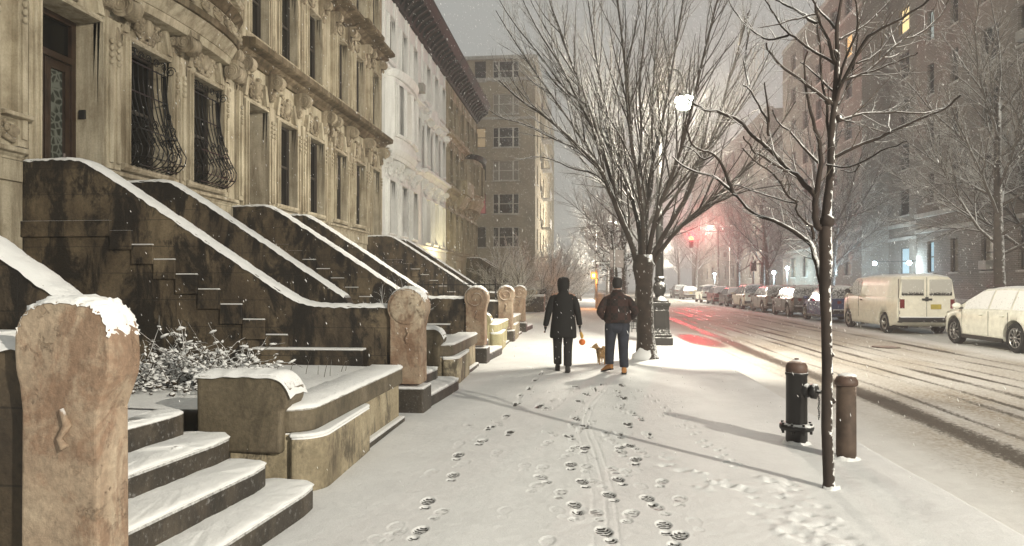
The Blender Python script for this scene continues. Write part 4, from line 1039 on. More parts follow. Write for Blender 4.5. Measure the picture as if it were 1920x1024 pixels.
# ================================================================== LAMPS AND SIGNALS
def lamp_light(parent, loc, power, col, size=.12, name='lamp_light'):
    l = bpy.data.lights.new(name, 'POINT'); l.energy = power; l.color = col; l.shadow_soft_size = size
    o = bpy.data.objects.new(name, l); COL.objects.link(o); o.parent = parent; o.location = Vector(loc)-org(parent)
    return o
WARM = (1, .93, .79)
# ornate post beside the big tree
px, py = 1.98, 19.3
t = thing('street_lamp', 'ornate cast iron street lamp with fluted post, glaring above the walkers', 'street lamp', (px, py, 0))
mb = MB(); 
mb.box(px-.33, px+.33, py-.33, py+.33, -.05, .22).box(px-.30, px+.30, py-.30, py+.30, .22, .30)
mb.build('plinth', 'post_metal', t, .02)
mb = MB().loft([[(px+sx*h, py+sy*h, z) for sx, sy in ((-1, -1), (1, -1), (1, 1), (-1, 1))] for h, z in ((.29, .30), (.25, .42), (.235, 1.02), (.27, 1.10), (.27, 1.16))], True, True, False)
for e, q in ((-.243, 1),):
    mb.box(px-.15, px+.15, py-.262, py-.24, .5, .95)
mb.build('pedestal', 'post_metal', t, .015)
MB().lathe([(.26, 1.14), (.24, 1.22), (.13, 1.30), (.12, 1.36), (.17, 1.46), (.18, 1.56), (.15, 1.68), (.11, 1.72), (.14, 1.78), (.14, 1.83), (.10, 1.87)], (px, py, 0), 16).build('urn', 'post_metal', t)
ring = []
for z, r in ((1.86, .105), (2.6, .10), (3.4, .09), (3.44, .11), (3.5, .085), (4.6, .075), (4.64, .09), (4.7, .07), (6.55, .055)):
    ring.append([(px+math.cos(a)*r*(1+.09*(k % 2)), py+math.sin(a)*r*(1+.09*(k % 2)), z) for k, a in enumerate([2*math.pi*i/20 for i in range(20)])])
MB().loft(ring).build('post', 'post_metal', t)
LX, LY, LZ = at(1283, 186, 17.7)
hx, hy = LX-px, LY-py
arm = [(px, py, 6.5), (px+hx*.04, py+hy*.04, 6.95), (px+hx*.25, py+hy*.25, 7.28), (px+hx*.6, py+hy*.6, 7.25), (px+hx*.92, py+hy*.92, 6.95), (px+hx, py+hy, LZ+.28)]
MB().tube(smooth_poly(arm, 2), .035, 8).tube(smooth_poly([(px, py, 6.0), (px+hx*.2, py+hy*.2, 6.3), (px+hx*.3, py+hy*.3, 6.8), (px+hx*.2, py+hy*.2, 7.1)], 2), .02, 6).build('arm', 'post_metal', t)
MB().lathe([(.02, .30), (.06, .26), (.10, .18), (.20, .10), (.21, .04)], (LX, LY, LZ), 16).build('lamp_hood', 'post_metal', t)
MB().ball((LX, LY, LZ-.06), .23, 16, 11, (1, 1, .95)).build('lamp_globe', 'lamp_blaze', t)
lamp_light(t, (LX, LY, LZ-.45), 1000, WARM, .10)
def signal_beam(parent, loc, power, col):
    l = bpy.data.lights.new('signal_light', 'SPOT'); l.energy = power; l.color = col; l.shadow_soft_size = .1; l.spot_size = R(84); l.spot_blend = 1
    o = bpy.data.objects.new('signal_light', l); COL.objects.link(o); o.parent = parent; o.location = Vector(loc)-org(parent); o.rotation_euler = (R(106), 0, R(180))
def cobra(label, x, y, h, arm_dx, power, col=WARM, shade='lamp_white', gl=True):
    t = thing('street_lamp', label, 'street lamp', (x, y, 0), 'plain street lamps along the avenue')
    MB().lathe([(.20, -.1), (.18, .5), (.11, .6), (.09, h*.6), (.06, h)], (x, y, 0), 10).build('post', 'galv_metal', t)
    pts = smooth_poly([(x, y, h-.3), (x+arm_dx*.3, y, h+.25), (x+arm_dx, y, h+.35)], 2); MB().tube(pts, .035, 6).build('arm', 'galv_metal', t)
    MB().ball((x+arm_dx*1.12, y, h+.32), .3, 10, 6, (1, .5, .35)).build('lamp_head', 'galv_metal', t)
    MB().ball((x+arm_dx*1.12, y, h+.22), .2, 10, 6, (1, .6, .5)).build('lamp_lens', shade, t)
    lamp_light(t, (x+arm_dx*1.12, y, h-.02), power, col, .12)
cobra('street lamp across the avenue behind the viewer', 13.4, -5.6, 8.0, -1.6, 12000)
p = at(1331, 428, 80); cobra('street lamp glowing right above the red signal', p.x+2.2, 80, 7.9, -2.0, 4200)
p = at(1250, 462, 112); cobra('faint far street lamp low behind the red signal', p.x+2, 112, 7.7, -2.0, 6000)
p = at(1150, 418, 72); cobra('street lamp hidden behind the thick limb of the big tree', p.x-1.8, 72, 7.8, 1.8, 6500)
# traffic signal
x, y = 13.75, 75.0
t = thing('traffic_signal', 'traffic signal glowing red on a long mast arm', 'traffic signal', (x, y, 0))
MB().lathe([(.22, -.1), (.2, .5), (.12, .6), (.10, 7.6)], (x, y, 0), 10).build('post', 'galv_metal', t)
MB().tube([(x+1.0, y, 7.2), (x-4.0, y, 7.25)], .05, 6).tube([(x, y, 5.4), (x-1.2, y, 6.6), (x-2.4, y, 7.2)], .04, 6).tube([(x, y, 7.9), (x, y, 7.5)], .05, 6).build('mast_arm', 'galv_metal', t)
p = at(1296, 447, 74.6)
hd = MB().box(p.x-.17, p.x+.17, 74.65, 74.95, p.z-1.0, p.z+.22); hd.tube([(p.x, 74.8, p.z+.2), (p.x, 74.8, 7.2)], .03, 6); h_ = hd.build('signal_head', 'black_plastic', t, .03)
for k, m_ in enumerate(('lamp_red', 'black_plastic', 'black_plastic')):
    MB().ball((p.x, 74.60, p.z-.36*k), .25, 14, 10, (1, .35, 1)).build('signal_lens', m_, h_); MB().loft([[(p.x+math.cos(a)*r_, y_, p.z-.36*k+math.sin(a)*r_) for a in [math.pi*q/8-.2 for q in range(10)]] for y_, r_ in ((74.65, .22), (74.42, .225))], False, False).build('visor', 'black_plastic', h_)
signal_beam(t, (p.x, 74.3, p.z), 19000, (1, .02, .05))
x, y = 14.2, 58.0; p = at(1412, 502, 58)
t = thing('crossing_signal', 'dark signal box on a short post behind the parked cars', 'signal', (p.x, 58, 0))
MB().lathe([(.1, 0), (.06, 3.9)], (p.x, 58, 0), 8).build('post', 'galv_metal', t); MB().box(p.x-.22, p.x+.22, 57.75, 58, 2.7, 3.5).box(p.x+.3, p.x+1.5, 57.95, 58, 3.25, 3.35).build('signal_box', 'black_plastic', t, .03)
p = at(1113, 517, 47)
t = thing('crossing_signal', 'pedestrian signal glowing orange at the end of the pavement', 'signal', (p.x, 47, 0))
MB().lathe([(.09, 0), (.06, 3.0)], (p.x+.2, 47, 0), 8).build('post', 'galv_metal', t); MB().box(p.x-.18, p.x+.2, 46.9, 47.1, p.z-.22, p.z+.25).build('signal_box', 'black_plastic', t, .02)
MB().box(p.x-.09, p.x+.09, 46.86, 46.9, p.z-.11, p.z+.12).build('signal_lens', 'lamp_orange', t, .02); lamp_light(t, (p.x, 46.6, p.z), 260, (1, .35, .05), .1)
for (u, v, x, lb) in ((1640, 494, 20.55, 'cool white wall lamp over the van roof, farther of two'), (1705, 493, 19.9, 'cool white wall lamp at the building corner above the van')):
    yy = 46.3 if x > 20 else 42.75; p = at(u, v, yy)
    t = thing('wall_lamp', lb, 'wall lamp', (p.x, yy, p.z), 'wall lamps of the brick block')
    MB().box(p.x-.05, 20.8, yy-.04, yy+.04, p.z+.10, p.z+.14).build('bracket', 'black_plastic', t); MB().ball((p.x, yy, p.z), .13, 10, 7).build('lamp_globe', 'lamp_cool', t); lamp_light(t, (p.x-.1, yy, p.z-.28), 450, (.7, .9, 1), .1)
for u, v, yy, lb in ((1340, 514, 86, 'big cool lamp glow low behind the dark parked hatchback'), (1451, 511, 66, 'cool entrance lamp above the grey parked cars'), (1476, 503, 62, 'brighter cool entrance lamp above the grey parked cars')):
    p = at(u, v, yy); t = thing('entrance_lamp', lb, 'lamp', (p.x, yy, 0), 'cool lamps across the avenue')
    MB().lathe([(.07, 0), (.04, p.z-.15)], (p.x, yy, 0), 8).build('post', 'galv_metal', t); MB().ball((p.x, yy, p.z), .17, 10, 7).build('lamp_globe', 'lamp_cool', t); lamp_light(t, (p.x, yy-.1, p.z-.3), 320, (.6, .9, 1), .1)

t = thing('yard_lantern', 'small yellow glowing lantern low on the white house front', 'lantern', (XF+.2, 34.2, 2.3))
MB().box(XF, XF+.16, 34.17, 34.23, 2.48, 2.52).build('bracket', 'black_plastic', t); MB().ball((XF+.2, 34.2, 2.36), .10, 10, 7).build('lamp_globe', 'warm_window', t); lamp_light(t, (XF+.75, 34.2, 2.2), 260, (1, .85, .45), .1)

# ================================================================== STREET FURNITURE
def hydrant():
    x, y = 2.16, 7.45
    t = thing('fire_hydrant', 'black fire hydrant with rusty cap and hanging chain, dusted with snow', 'fire hydrant', (x, y, 0))
    MB().lathe([(.108, -.05), (.105, .14), (.105, .22), (.104, .70), (.112, .72), (.112, .74)], (x, y, 0), 24).build('barrel', 'hydrant_paint', t)
    MB().lathe([(.10, .735), (.108, .75), (.106, .80), (.09, .835), (.055, .855), (.02, .86)], (x, y, 0), 24).tube([(x, y, .85), (x, y, .885)], .022, 5, smooth=False).build('cap', 'hydrant_cap', t)
    mb = MB().lathe([(.10, .145), (.165, .15), (.17, .175), (.165, .20), (.10, .215)], (x, y, 0), 24)
    for k in range(8):
        a = k*math.pi/4+.2; mb.tube([(x+math.cos(a)*.145, y+math.sin(a)*.145, .115), (x+math.cos(a)*.145, y+math.sin(a)*.145, .225)], .014, 6, smooth=False)
    mb.build('flange', 'hydrant_paint', t)
    d = Vector((.80, -.6, 0)).normalized(); c = Vector((x, y, .56))
    mb = MB().tube([c, c+d*.10, c+d*.15], [.075, .075, .06], 18).tube([c+d*.15, c+d*.155, c+d*.20, c+d*.21], [.055, .078, .078, .05], 18).tube([c+d*.21, c+d*.245], .02, 5, smooth=False)
    mb.build('nozzle', 'hydrant_paint', t)
    cc = c+d*.20+Vector((.02, -.01, -.06))
    for k in range(11):
        cmb = MB(); r = .011; z = cc.z-.021*k; pl = []
        for i in range(9):
            a = 2*math.pi*i/8; q = Vector((math.cos(a)*r*.75, 0, math.sin(a)*r*1.35)) if k % 2 else Vector((0, math.cos(a)*r*.75, math.sin(a)*r*1.35))
            pl.append(Vector((cc.x+.003*math.sin(k), cc.y, z))+q)
        cmb.tube(pl, .0035, 5); cmb.build('chain_link', 'iron_clean', t)
hydrant()
def drift_ring(x, y, r, parent):
    rings = []
    for k, (q, h) in enumerate(((-.01, .030), (.01, .022), (.03, .008), (.05, -.014))):
        rings.append([(x+math.cos(a)*(r+q+.022*mnoise.noise(Vector((math.cos(a)*3+k, math.sin(a)*3, x)))), y+math.sin(a)*(r+q+.022*mnoise.noise(Vector((math.cos(a)*3, math.sin(a)*3+k, x)))), h*(1+.8*mnoise.noise(Vector((math.cos(a)*2, math.sin(a)*2, 9))))+.012) for a in [2*math.pi*i/36 for i in range(36)]])
    MB().loft(rings, True, False, True).build('snow_drift', 'snow', parent)
hp_ = bpy.data.objects['fire_hydrant']; drift_ring(2.16, 7.45, .095, hp_)
MB().ball((2.17, 7.45, .845), .062, 12, 7, (1.1, 1, .42), None, .3).build('snow_cap', 'snow', hp_)
x, y = 2.43, 6.83
t = thing('bollard', 'rusty brown steel bollard with domed cap behind the slender tree', 'bollard', (x, y, 0))
MB().lathe([(.089, -.05), (.089, .1), (.087, .70)], (x, y, 0), 24).build('tube', 'rust_metal', t)
MB().lathe([(.088, .695), (.102, .705), (.104, .735), (.100, .745), (.085, .775), (.05, .80), (.01, .807)], (x, y, 0), 24).build('cap', 'hydrant_cap', t)
drift_ring(2.43, 6.83, .08, t); MB().ball((2.44, 6.83, .79), .072, 12, 7, (1.1, 1, .32), None, .35).build('snow_cap', 'snow', t)
p = gr(1661, 651, -.12); MB().lathe([(.36, -.13), (.36, -.108), (.33, -.104), (.02, -.104)], (p.x, p.y, 0), 24).build('manhole_cover', 'rust_metal'); o = bpy.data.objects['manhole_cover']; tag(o, 'bare round manhole cover showing through the road snow', 'manhole cover')
# signs, bin and low guard rail beyond the walkers
p = at(1152, 500, 27.5); t = thing('street_sign', 'plain pale sign panel on a dark post, pink in the signal light', 'sign', (p.x, 27.5, 0))
MB().tube([(p.x, 27.5, -.05), (p.x, 27.5, 3.0)], .03, 6).build('post', 'post_metal', t); MB().box(p.x-.17, p.x+.36, 27.52, 27.54, 2.3, 3.0).build('panel', 'white_sign', t, .01)
p = gr(1126, 577); t = thing('litter_bin', 'round pale litter bin on the far pavement', 'bin', (p.x, p.y, 0))
MB().lathe([(.26, 0), (.31, .1), (.33, .95), (.30, .97)], p, 16).build('body', 'bin_grey', t); MB().lathe([(.33, .95), (.30, 1.05), (.1, 1.12), (.01, 1.13)], p, 16).build('lid', 'snow', t)
gx0, gx1, gy = 1.55, 2.5, 24.2
t = thing('tree_guard', 'low hooped iron guard rail around the tree pit beyond the lamp post', 'tree guard', (2, gy, 0))
for a, b in (((gx0, gy), (gx1, gy)), ((gx0, gy+1.6), (gx1, gy+1.6)), ((gx1, gy), (gx1, gy+1.6))):
    n = 7
    for z in (.12, .46): MB().tube([(a[0], a[1], z), (b[0], b[1], z)], .014, 5).build('rail', 'iron', t)
    for k in range(n): q = k/(n-1); MB().tube([(a[0]+(b[0]-a[0])*q, a[1]+(b[1]-a[1])*q, -.02), (a[0]+(b[0]-a[0])*q, a[1]+(b[1]-a[1])*q, .5)], .011, 5).build('bar', 'iron', t)
for (u0, u1, v0, Y0, dd, lb) in ((984, 1020, 556, 41.5, 1.2, 'snow capped stone garden block at the end of the row'), (1012, 1028, 552, 45, .8, 'small dim stone garden post beyond the end block')):
    a, b = at(u0, 600, Y0), at(u1, 600, Y0); h = at(u0, v0, Y0).z
    t = thing('stone_block', lb, 'garden wall', ((a.x+b.x)/2, Y0, 0)); MB().box(a.x, b.x, Y0, Y0+dd, -.03, h).build('block', 'brownstone', t, .05); MB().box(a.x-.02, b.x+.02, Y0-.02, Y0+dd, h, h+.12).build('snow_cap', 'snow', t, .05)
    MB().box(a.x+.1, a.x+(b.x-a.x)*.6, Y0+.2, Y0+dd-.1, h+.1, h+.42).build('upper_block', 'planter_stone', t, .05)

# ================================================================== TREES
MINR = [.0022]
class Twigs:
    """collects tapering limbs quickly as 3..8 sided tubes"""
    def __init__(s): s.V = []; s.Fc = []; s.n = 0
    def tube(s, pts, rads, k):
        P = np.array([tuple(p) for p in pts]); m = len(P)
        T = np.gradient(P, axis=0); T /= np.linalg.norm(T, axis=1)[:, None]+1e-9
        ref = np.array([.31, .17, 1.0]) if abs(T[0, 2]) < .85 else np.array([1.0, .2, .1])
        U = ref-T*(T@ref)[:, None]; U /= np.linalg.norm(U, axis=1)[:, None]+1e-9; W = np.cross(T, U)
        a = np.arange(k)*2*math.pi/k
        ring = P[:, None, :]+(U[:, None, :]*np.cos(a)[None, :, None]+W[:, None, :]*np.sin(a)[None, :, None])*np.array(rads)[:, None, None]
        s.V.append(ring.reshape(-1, 3)); i = np.arange(m-1)[:, None]*k; j = np.arange(k)[None, :]
        q = np.stack([i+j, i+(j+1) % k, i+k+(j+1) % k, i+k+j], -1).reshape(-1, 4)+s.n
        s.Fc.append(q); s.n += m*k
    def build(s, name, mat, parent):
        V = np.concatenate(s.V)-np.array(org(parent)); Q = np.concatenate(s.Fc).astype(np.int32)
        me = bpy.data.meshes.new(name); me.vertices.add(len(V)); me.vertices.foreach_set('co', V.astype(np.float32).ravel())
        me.loops.add(Q.size); me.loops.foreach_set('vertex_index', Q.ravel()); me.polygons.add(len(Q)); me.polygons.foreach_set('loop_start', np.arange(0, Q.size, 4, dtype=np.int32))
        me.polygons.foreach_set('use_smooth', np.ones(len(Q), bool)); me.update(calc_edges=True); me.materials.append(M[mat])
        o = bpy.data.objects.new(name, me); COL.objects.link(o); ORG[o.name] = org(parent); o.parent = parent
        return o
def vrnd(a=1): return Vector((rnd(-a, a), rnd(-a, a), rnd(-a, a)))
def limb(p, d, L, n, wob=.12, up=.05):
    pts = [Vector(p)]; d = Vector(d).normalized()
    for i in range(n):
        d = (d+vrnd(wob)+Vector((0, 0, up))).normalized(); pts.append(pts[-1]+d*(L/n))
    return pts
def fan(tw, pts, rads, level, spec, fine=None):
    """side shoots along a limb; spec[level] = (spacing, length factor, angle, wobble, up, start fraction, min length)"""
    if level >= len(spec): return
    sp, lf, ang, wob, up, st, Lmax = spec[level]
    seg = [(pts[i+1]-pts[i]).length for i in range(len(pts)-1)]; tot = sum(seg); pos = tot*st+rnd(0, sp); acc = 0; i = 0
    side = random.choice((-1, 1))
    while pos < tot*.98:
        while i < len(seg)-1 and acc+seg[i] < pos: acc += seg[i]; i += 1
        f = min(1, (pos-acc)/max(seg[i], 1e-6)); p = pts[i].lerp(pts[i+1], f); d = (pts[i+1]-pts[i]).normalized(); r0 = rads[i]*(1-f)+rads[i+1]*f
        perp = d.cross(vrnd(1)).normalized()
        nd = (d*math.cos(ang)+perp*math.sin(ang)*rnd(.7, 1.2)).normalized()
        L = min(Lmax, lf*(tot-pos*.6))*rnd(.55, 1.1)
        if L > .05:
            k = 5 if level == 0 else 4 if L > .35 else 3
            q = limb(p, nd, L, k, wob, up); rr = max(MINR[0], min(r0*.62, L*.011+.002)); rs_ = [rr*(1-.8*j/k) for j in range(k+1)]
            (fine if fine is not None and rr < .012 else tw).tube(q, rs_, 5 if rr > .015 else 3)
            fan(tw, q, rs_, level+1, spec, fine)
        pos += sp*rnd(.6, 1.5)
# ---- the big tree by the lamp
random.seed(21)
BX, BY = 1.32, 15.66
t1 = thing('bare_tree', 'big many-limbed bare tree spreading upward beside the walkers', 'tree', (BX, BY, 0))
tk = MB(); A = lambda u, v, dy=0: at(u, v, BY+dy)
tk.tube([A(1213, 682), A(1213, 668), A(1211, 640), A(1210, 600), A(1209, 560), A(1207, 525), A(1206, 500), A(1206, 478)], [.34, .25, .205, .185, .18, .19, .24, .20], 20)
tk.build('trunk', 'bark', t1)
MB().ball(A(1206, 672, -.14)-Vector((0, 0, .06)), .22, 12, 8, (1, .8, 1.5), None, .35).build('snow_pile', 'snow', t1)
L1 = [
 ([(1200, 515), (1185, 455), (1162, 405), (1145, 360), (1125, 315), (1092, 282), (1055, 246), (1020, 216), (975, 188), (935, 150)], .105, -1.2),
 ([(1198, 500), (1176, 430), (1158, 370), (1141, 320), (1126, 262), (1104, 200), (1076, 130), (1050, 60), (1030, 0), (1015, -60)], .095, .6),
 ([(1203, 500), (1200, 430), (1186, 375), (1168, 322), (1150, 270), (1136, 205), (1120, 120), (1108, 40), (1098, -40)], .085, 1.3),
 ([(1206, 500), (1206, 410), (1196, 335), (1182, 262), (1180, 200), (1172, 120), (1160, 20), (1152, -60)], .085, -.9),
 ([(1209, 500), (1212, 400), (1219, 330), (1232, 270), (1248, 200), (1262, 120), (1276, 30), (1290, -60)], .075, .9),
 ([(1212, 500), (1224, 430), (1238, 380), (1260, 330), (1283, 262), (1300, 190), (1320, 100), (1345, 0), (1360, -60)], .08, -1.1),
 ([(1214, 505), (1236, 455), (1262, 412), (1290, 365), (1310, 318), (1336, 258), (1356, 190), (1382, 100), (1405, 20)], .085, .4),
 ([(1216, 510), (1246, 458), (1290, 411), (1340, 372), (1376, 342), (1420, 292), (1460, 240), (1492, 190)], .075, -.3),
 ([(1243, 462), (1282, 418), (1330, 385), (1382, 362), (1440, 350), (1490, 345)], .04, -.9),
 ([(1140, 345), (1110, 322), (1075, 318), (1040, 300), (1005, 292), (975, 300)], .028, -1.0),
 ([(1126, 290), (1112, 240), (1085, 190), (1050, 120), (1010, 60), (980, 0)], .055, -.8),
 ([(1186, 375), (1160, 330), (1130, 250), (1090, 170), (1062, 90), (1055, 10)], .05, 1.8),
 ([(1206, 410), (1226, 340), (1222, 240), (1225, 150), (1232, 60), (1236, -30)], .055, 1.5),
 ([(1162, 405), (1138, 330), (1100, 275), (1050, 200), (1000, 130), (960, 70), (930, 20)], .06, .9),
 ([(1224, 430), (1262, 372), (1316, 300), (1372, 228), (1420, 150), (1450, 80)], .055, 1.2),
 ([(1196, 335), (1204, 250), (1198, 160), (1210, 60), (1215, -40)], .05, .2),
 ([(1104, 200), (1060, 170), (1010, 100), (960, 40), (925, -20)], .04, .3),
 ([(1092, 282), (1040, 262), (985, 232), (940, 222), (915, 205)], .03, -1.6),
]
tw = Twigs(); fn = Twigs()
spec1 = [(.20, .5, .40, .11, .07, .16, 2.6), (.14, .46, .5, .14, .05, .12, 1.2), (.12, .5, .6, .17, .03, .12, .5)]
for pl, r, dy in L1:
    n = len(pl); pts = [A(u, v, dy*(i/(n-1))**1.3) for i, (u, v) in enumerate(pl)]
    pts = [Vector(p) for p in smooth_poly([tuple(p) for p in pts], 1)]; m = len(pts)
    rads = [r*.80*(1-.88*(i/(m-1))**.75)+.004 for i in range(m)]
    tw.tube(pts, rads, 8); fan(tw, pts, rads, 0, spec1, fn)
cr = tw.build('crown', 'bark', t1); fn.build('twigs', 'twig', cr)
# ---- the slender tree in front
random.seed(5); MINR[0] = .0028
SY = 5.84
t2 = thing('bare_tree', 'slender young bare tree with snow on its crooked limbs beside the hydrant', 'tree', (1.94, SY, 0))
z1 = lambda x, y: (1300+x/3.9375, y/3.938); z2 = lambda x, y: (1280+x/3.2, 200+y/3.2); z3 = lambda x, y: (1500+x/3.0133, y/3.0118)
B = lambda p, dy=0: at(p[0], p[1], SY+dy)
tr = [(1553, 926), (1553, 905), (1552, 800), (1550, 700), (1549, 600), (1548, 540), (1547, 490), (1548, 440), (1552, 380), (1556, 320), (1560, 262), (1565, 190), (1569, 110), (1571, 51), (1576, 0), (1580, -70)]
rd = [.054, .045, .042, .041, .041, .044, .051, .048, .034, .030, .027, .024, .020, .016, .012, .008]
mb = MB(); pts = [B(p)+Vector((.008*math.sin(i*2.3), 0, 0)) for i, p in enumerate(tr)]
PT = []; RD = []
for i in range(len(pts)-1):
    for k in range(5): q = k/5; PT.append(pts[i].lerp(pts[i+1], q)); RD.append((rd[i]*(1-q)+rd[i+1]*q)*(1+.07*mnoise.noise(Vector((0, 0, (i+q)*1.7)))))
mb.tube(PT, RD, 14)
for (u, v, r) in ((1562, 752, .024), (1560, 665, .02), (1559, 700, .016), (1551, 415, .06), (1565, 100, .03), (1553, 190, .03), (1572, 222, .03)): mb.ball(B((u, v), -.01), r, 8, 6)
mb.build('trunk', 'bark_slim', t2)
MB().ball(B((1558, 918), -.02)-Vector((0, 0, .03)), .075, 16, 8, (1, .8, .9), None, .5).build('snow_pile', 'snow', t2)
limbs = [
 ([(1540, 528)]+[z2(*p) for p in ((800, 920), (785, 860), (775, 825), (700, 765), (600, 708), (520, 675), (455, 655), (400, 620), (335, 545), (300, 515))], .024, .5, .55),
 ([z2(*p) for p in ((300, 515), (230, 455), (190, 420), (110, 398), (60, 385), (-20, 340), (-60, 300))], .012, .5, 0),
 ([z2(*p) for p in ((300, 515), (285, 470), (255, 400), (225, 340), (190, 290), (140, 268), (60, 243), (38, 190), (10, 95))], .012, -.3, 0),
 ([z2(*p) for p in ((190, 290), (120, 330), (60, 250), (0, 238))], .006, .1, 0),
 ([z2(*p) for p in ((850, 740), (812, 725), (795, 680), (792, 600), (800, 530), (818, 440), (830, 360), (826, 280), (818, 200), (790, 110), (760, 0))], .028, -.35, .1),
 ([z1(*p) for p in ((857, 790), (842, 700), (822, 600), (815, 500), (845, 380))], .009, -.2, 0),
 ([z2(*p) for p in ((800, 540), (745, 480), (690, 415), (650, 392), (605, 355), (560, 300), (520, 250), (460, 208), (400, 150), (340, 82), (225, 32), (150, 25), (90, 0), (40, -45), (-20, -80))], .021, .4, -.3),
 ([z2(*p) for p in ((650, 392), (600, 375), (540, 340), (470, 292), (430, 270), (390, 215), (365, 180))], .010, -.5, 0),
 ([z1(*p) for p in ((557, 1000), (555, 895), (495, 800), (440, 700), (400, 640), (365, 622))], .010, .3, -.1),
 ([z1(*p) for p in ((410, 635), (388, 540), (374, 440), (400, 300), (405, 190), (398, 100))], .0075, .5, .2),
 ([z1(*p) for p in ((557, 900), (548, 760), (525, 610))], .008, -.3, 0),
 ([z2(*p) for p in ((690, 570), (625, 530), (580, 445), (530, 392), (440, 340), (360, 250))], .008, -.6, -.3),
 ([z2(*p) for p in ((785, 795), (782, 745), (770, 712), (722, 680), (675, 628), (682, 570), (655, 550))], .011, -.2, .1),
 ([z2(*p) for p in ((680, 580), (600, 560), (480, 520), (380, 490), (300, 470))], .005, .2, -.2),
 ([z2(*p) for p in ((835, 350), (770, 295), (705, 225), (655, 155), (580, 110), (540, 20))], .010, .3, 0),
 ([z1(*p) for p in ((1030, 770), (945, 705), (860, 640), (800, 590), (730, 545), (650, 492), (590, 420), (545, 370), (540, 320))], .012, -.4, 0),
 ([z1(*p) for p in ((1062, 690), (990, 640), (930, 570), (860, 510), (790, 460))], .008, .4, 0),
 ([z1(*p) for p in ((1065, 492), (1000, 440), (925, 402), (850, 350), (760, 290), (700, 240), (642, 190), (590, 90), (545, 20), (500, -40))], .011, .35, 0),
 ([z1(*p) for p in ((700, 262), (620, 283), (540, 290), (460, 248), (405, 198), (340, 140), (280, 40), (240, -40))], .0075, .5, .2),
 ([z1(*p) for p in ((1058, 490), (1022, 385), (980, 262), (930, 150), (900, 60), (875, -30))], .013, -.3, 0),
 ([z1(*p) for p in ((1052, 212), (990, 140), (930, 80), (885, -10))], .011, .3, 0),
 ([z1(*p) for p in ((1000, 1010), (988, 860), (985, 745), (958, 690), (940, 560), (942, 430), (932, 320), (918, 200), (912, 70))], .010, .25, .15),
 ([z1(*p) for p in ((912, 172), (840, 130), (790, 82), (720, 62), (650, 20), (600, -10))], .013, .5, .2),
 ([z1(*p) for p in ((905, 105), (800, 130), (700, 155), (620, 185), (480, 205))], .006, -.1, .1),
 ([z3(*p) for p in ((200, 590), (228, 480), (270, 400), (330, 300), (372, 220), (440, 170), (520, 130), (600, 90), (680, 40), (740, -20))], .014, -.5, 0),
 ([z3(*p) for p in ((232, 455), (300, 438), (400, 400), (470, 320), (530, 258), (580, 225), (650, 208), (730, 150), (800, 80), (845, -10))], .010, .4, 0),
 ([z3(*p) for p in ((300, 438), (352, 412), (430, 395), (520, 360), (600, 325), (665, 298))], .007, -.2, .1),
 ([z3(*p) for p in ((195, 690), (240, 678), (320, 645), (480, 635), (560, 630), (680, 640), (760, 625), (842, 600))], .010, .5, 0),
 ([z3(*p) for p in ((190, 888), (280, 850), (380, 800), (470, 770), (540, 735), (640, 685), (720, 650), (800, 625), (870, 575), (905, 540))], .013, -.4, 0),
 ([z3(*p) for p in ((150, 930), (260, 948), (350, 920), (440, 860), (520, 830), (605, 798))], .006, -.6, 0),
 ([z3(*p) for p in ((318, 357), (380, 340), (440, 300), (500, 220), (580, 130), (620, 20))], .006, .3, -.2),
 ([z3(*p) for p in ((228, 222), (290, 185), (390, 130), (470, 50), (530, -20))], .008, .2, 0),
 ([z3(*p) for p in ((218, 590), (280, 470), (312, 330), (330, 180), (350, 80), (375, -10))], .007, .5, 0),
 ([z3(*p) for p in ((212, 500), (250, 350), (308, 220), (330, 110), (308, -10))], .009, -.4, 0),
 ([z3(*p) for p in ((235, 675), (330, 700), (420, 728), (475, 745))], .005, .3, .1),
 ([z3(*p) for p in ((505, 650), (500, 700), (510, 745))], .004, -.2, 0),
 ([z3(*p) for p in ((350, 915), (300, 980), (230, 960))], .004, .2, 0),
]
tw = Twigs(); fn = Twigs()
spec2 = [(.06, .36, .72, .17, .05, .12, .55), (.085, .45, .7, .2, .03, .15, .22), (.07, .5, .7, .2, .02, .2, .09)]
for pl, r, dy, d0 in limbs:
    n = len(pl); pts = [B(u, d0*.4+dy*(i/(n-1))) if False else B(u, (d0*.3 if i else 0)+dy*(i/(n-1))) for i, u in enumerate(pl)]
    q = [Vector(p) for p in smooth_poly([tuple(p) for p in pts], 1)]
    q = [p+(vrnd(.006) if 0 < i < len(q)-1 else Vector()) for i, p in enumerate(q)]; m = len(q)
    rads = [r*1.0*(1-.70*i/(m-1))+.0026 for i in range(m)]
    tw.tube(q, rads, 8); fan(fn, q, rads, 0, spec2)
cr = tw.build('crown', 'limb_slim', t2); fn.build('twigs', 'twig', cr)
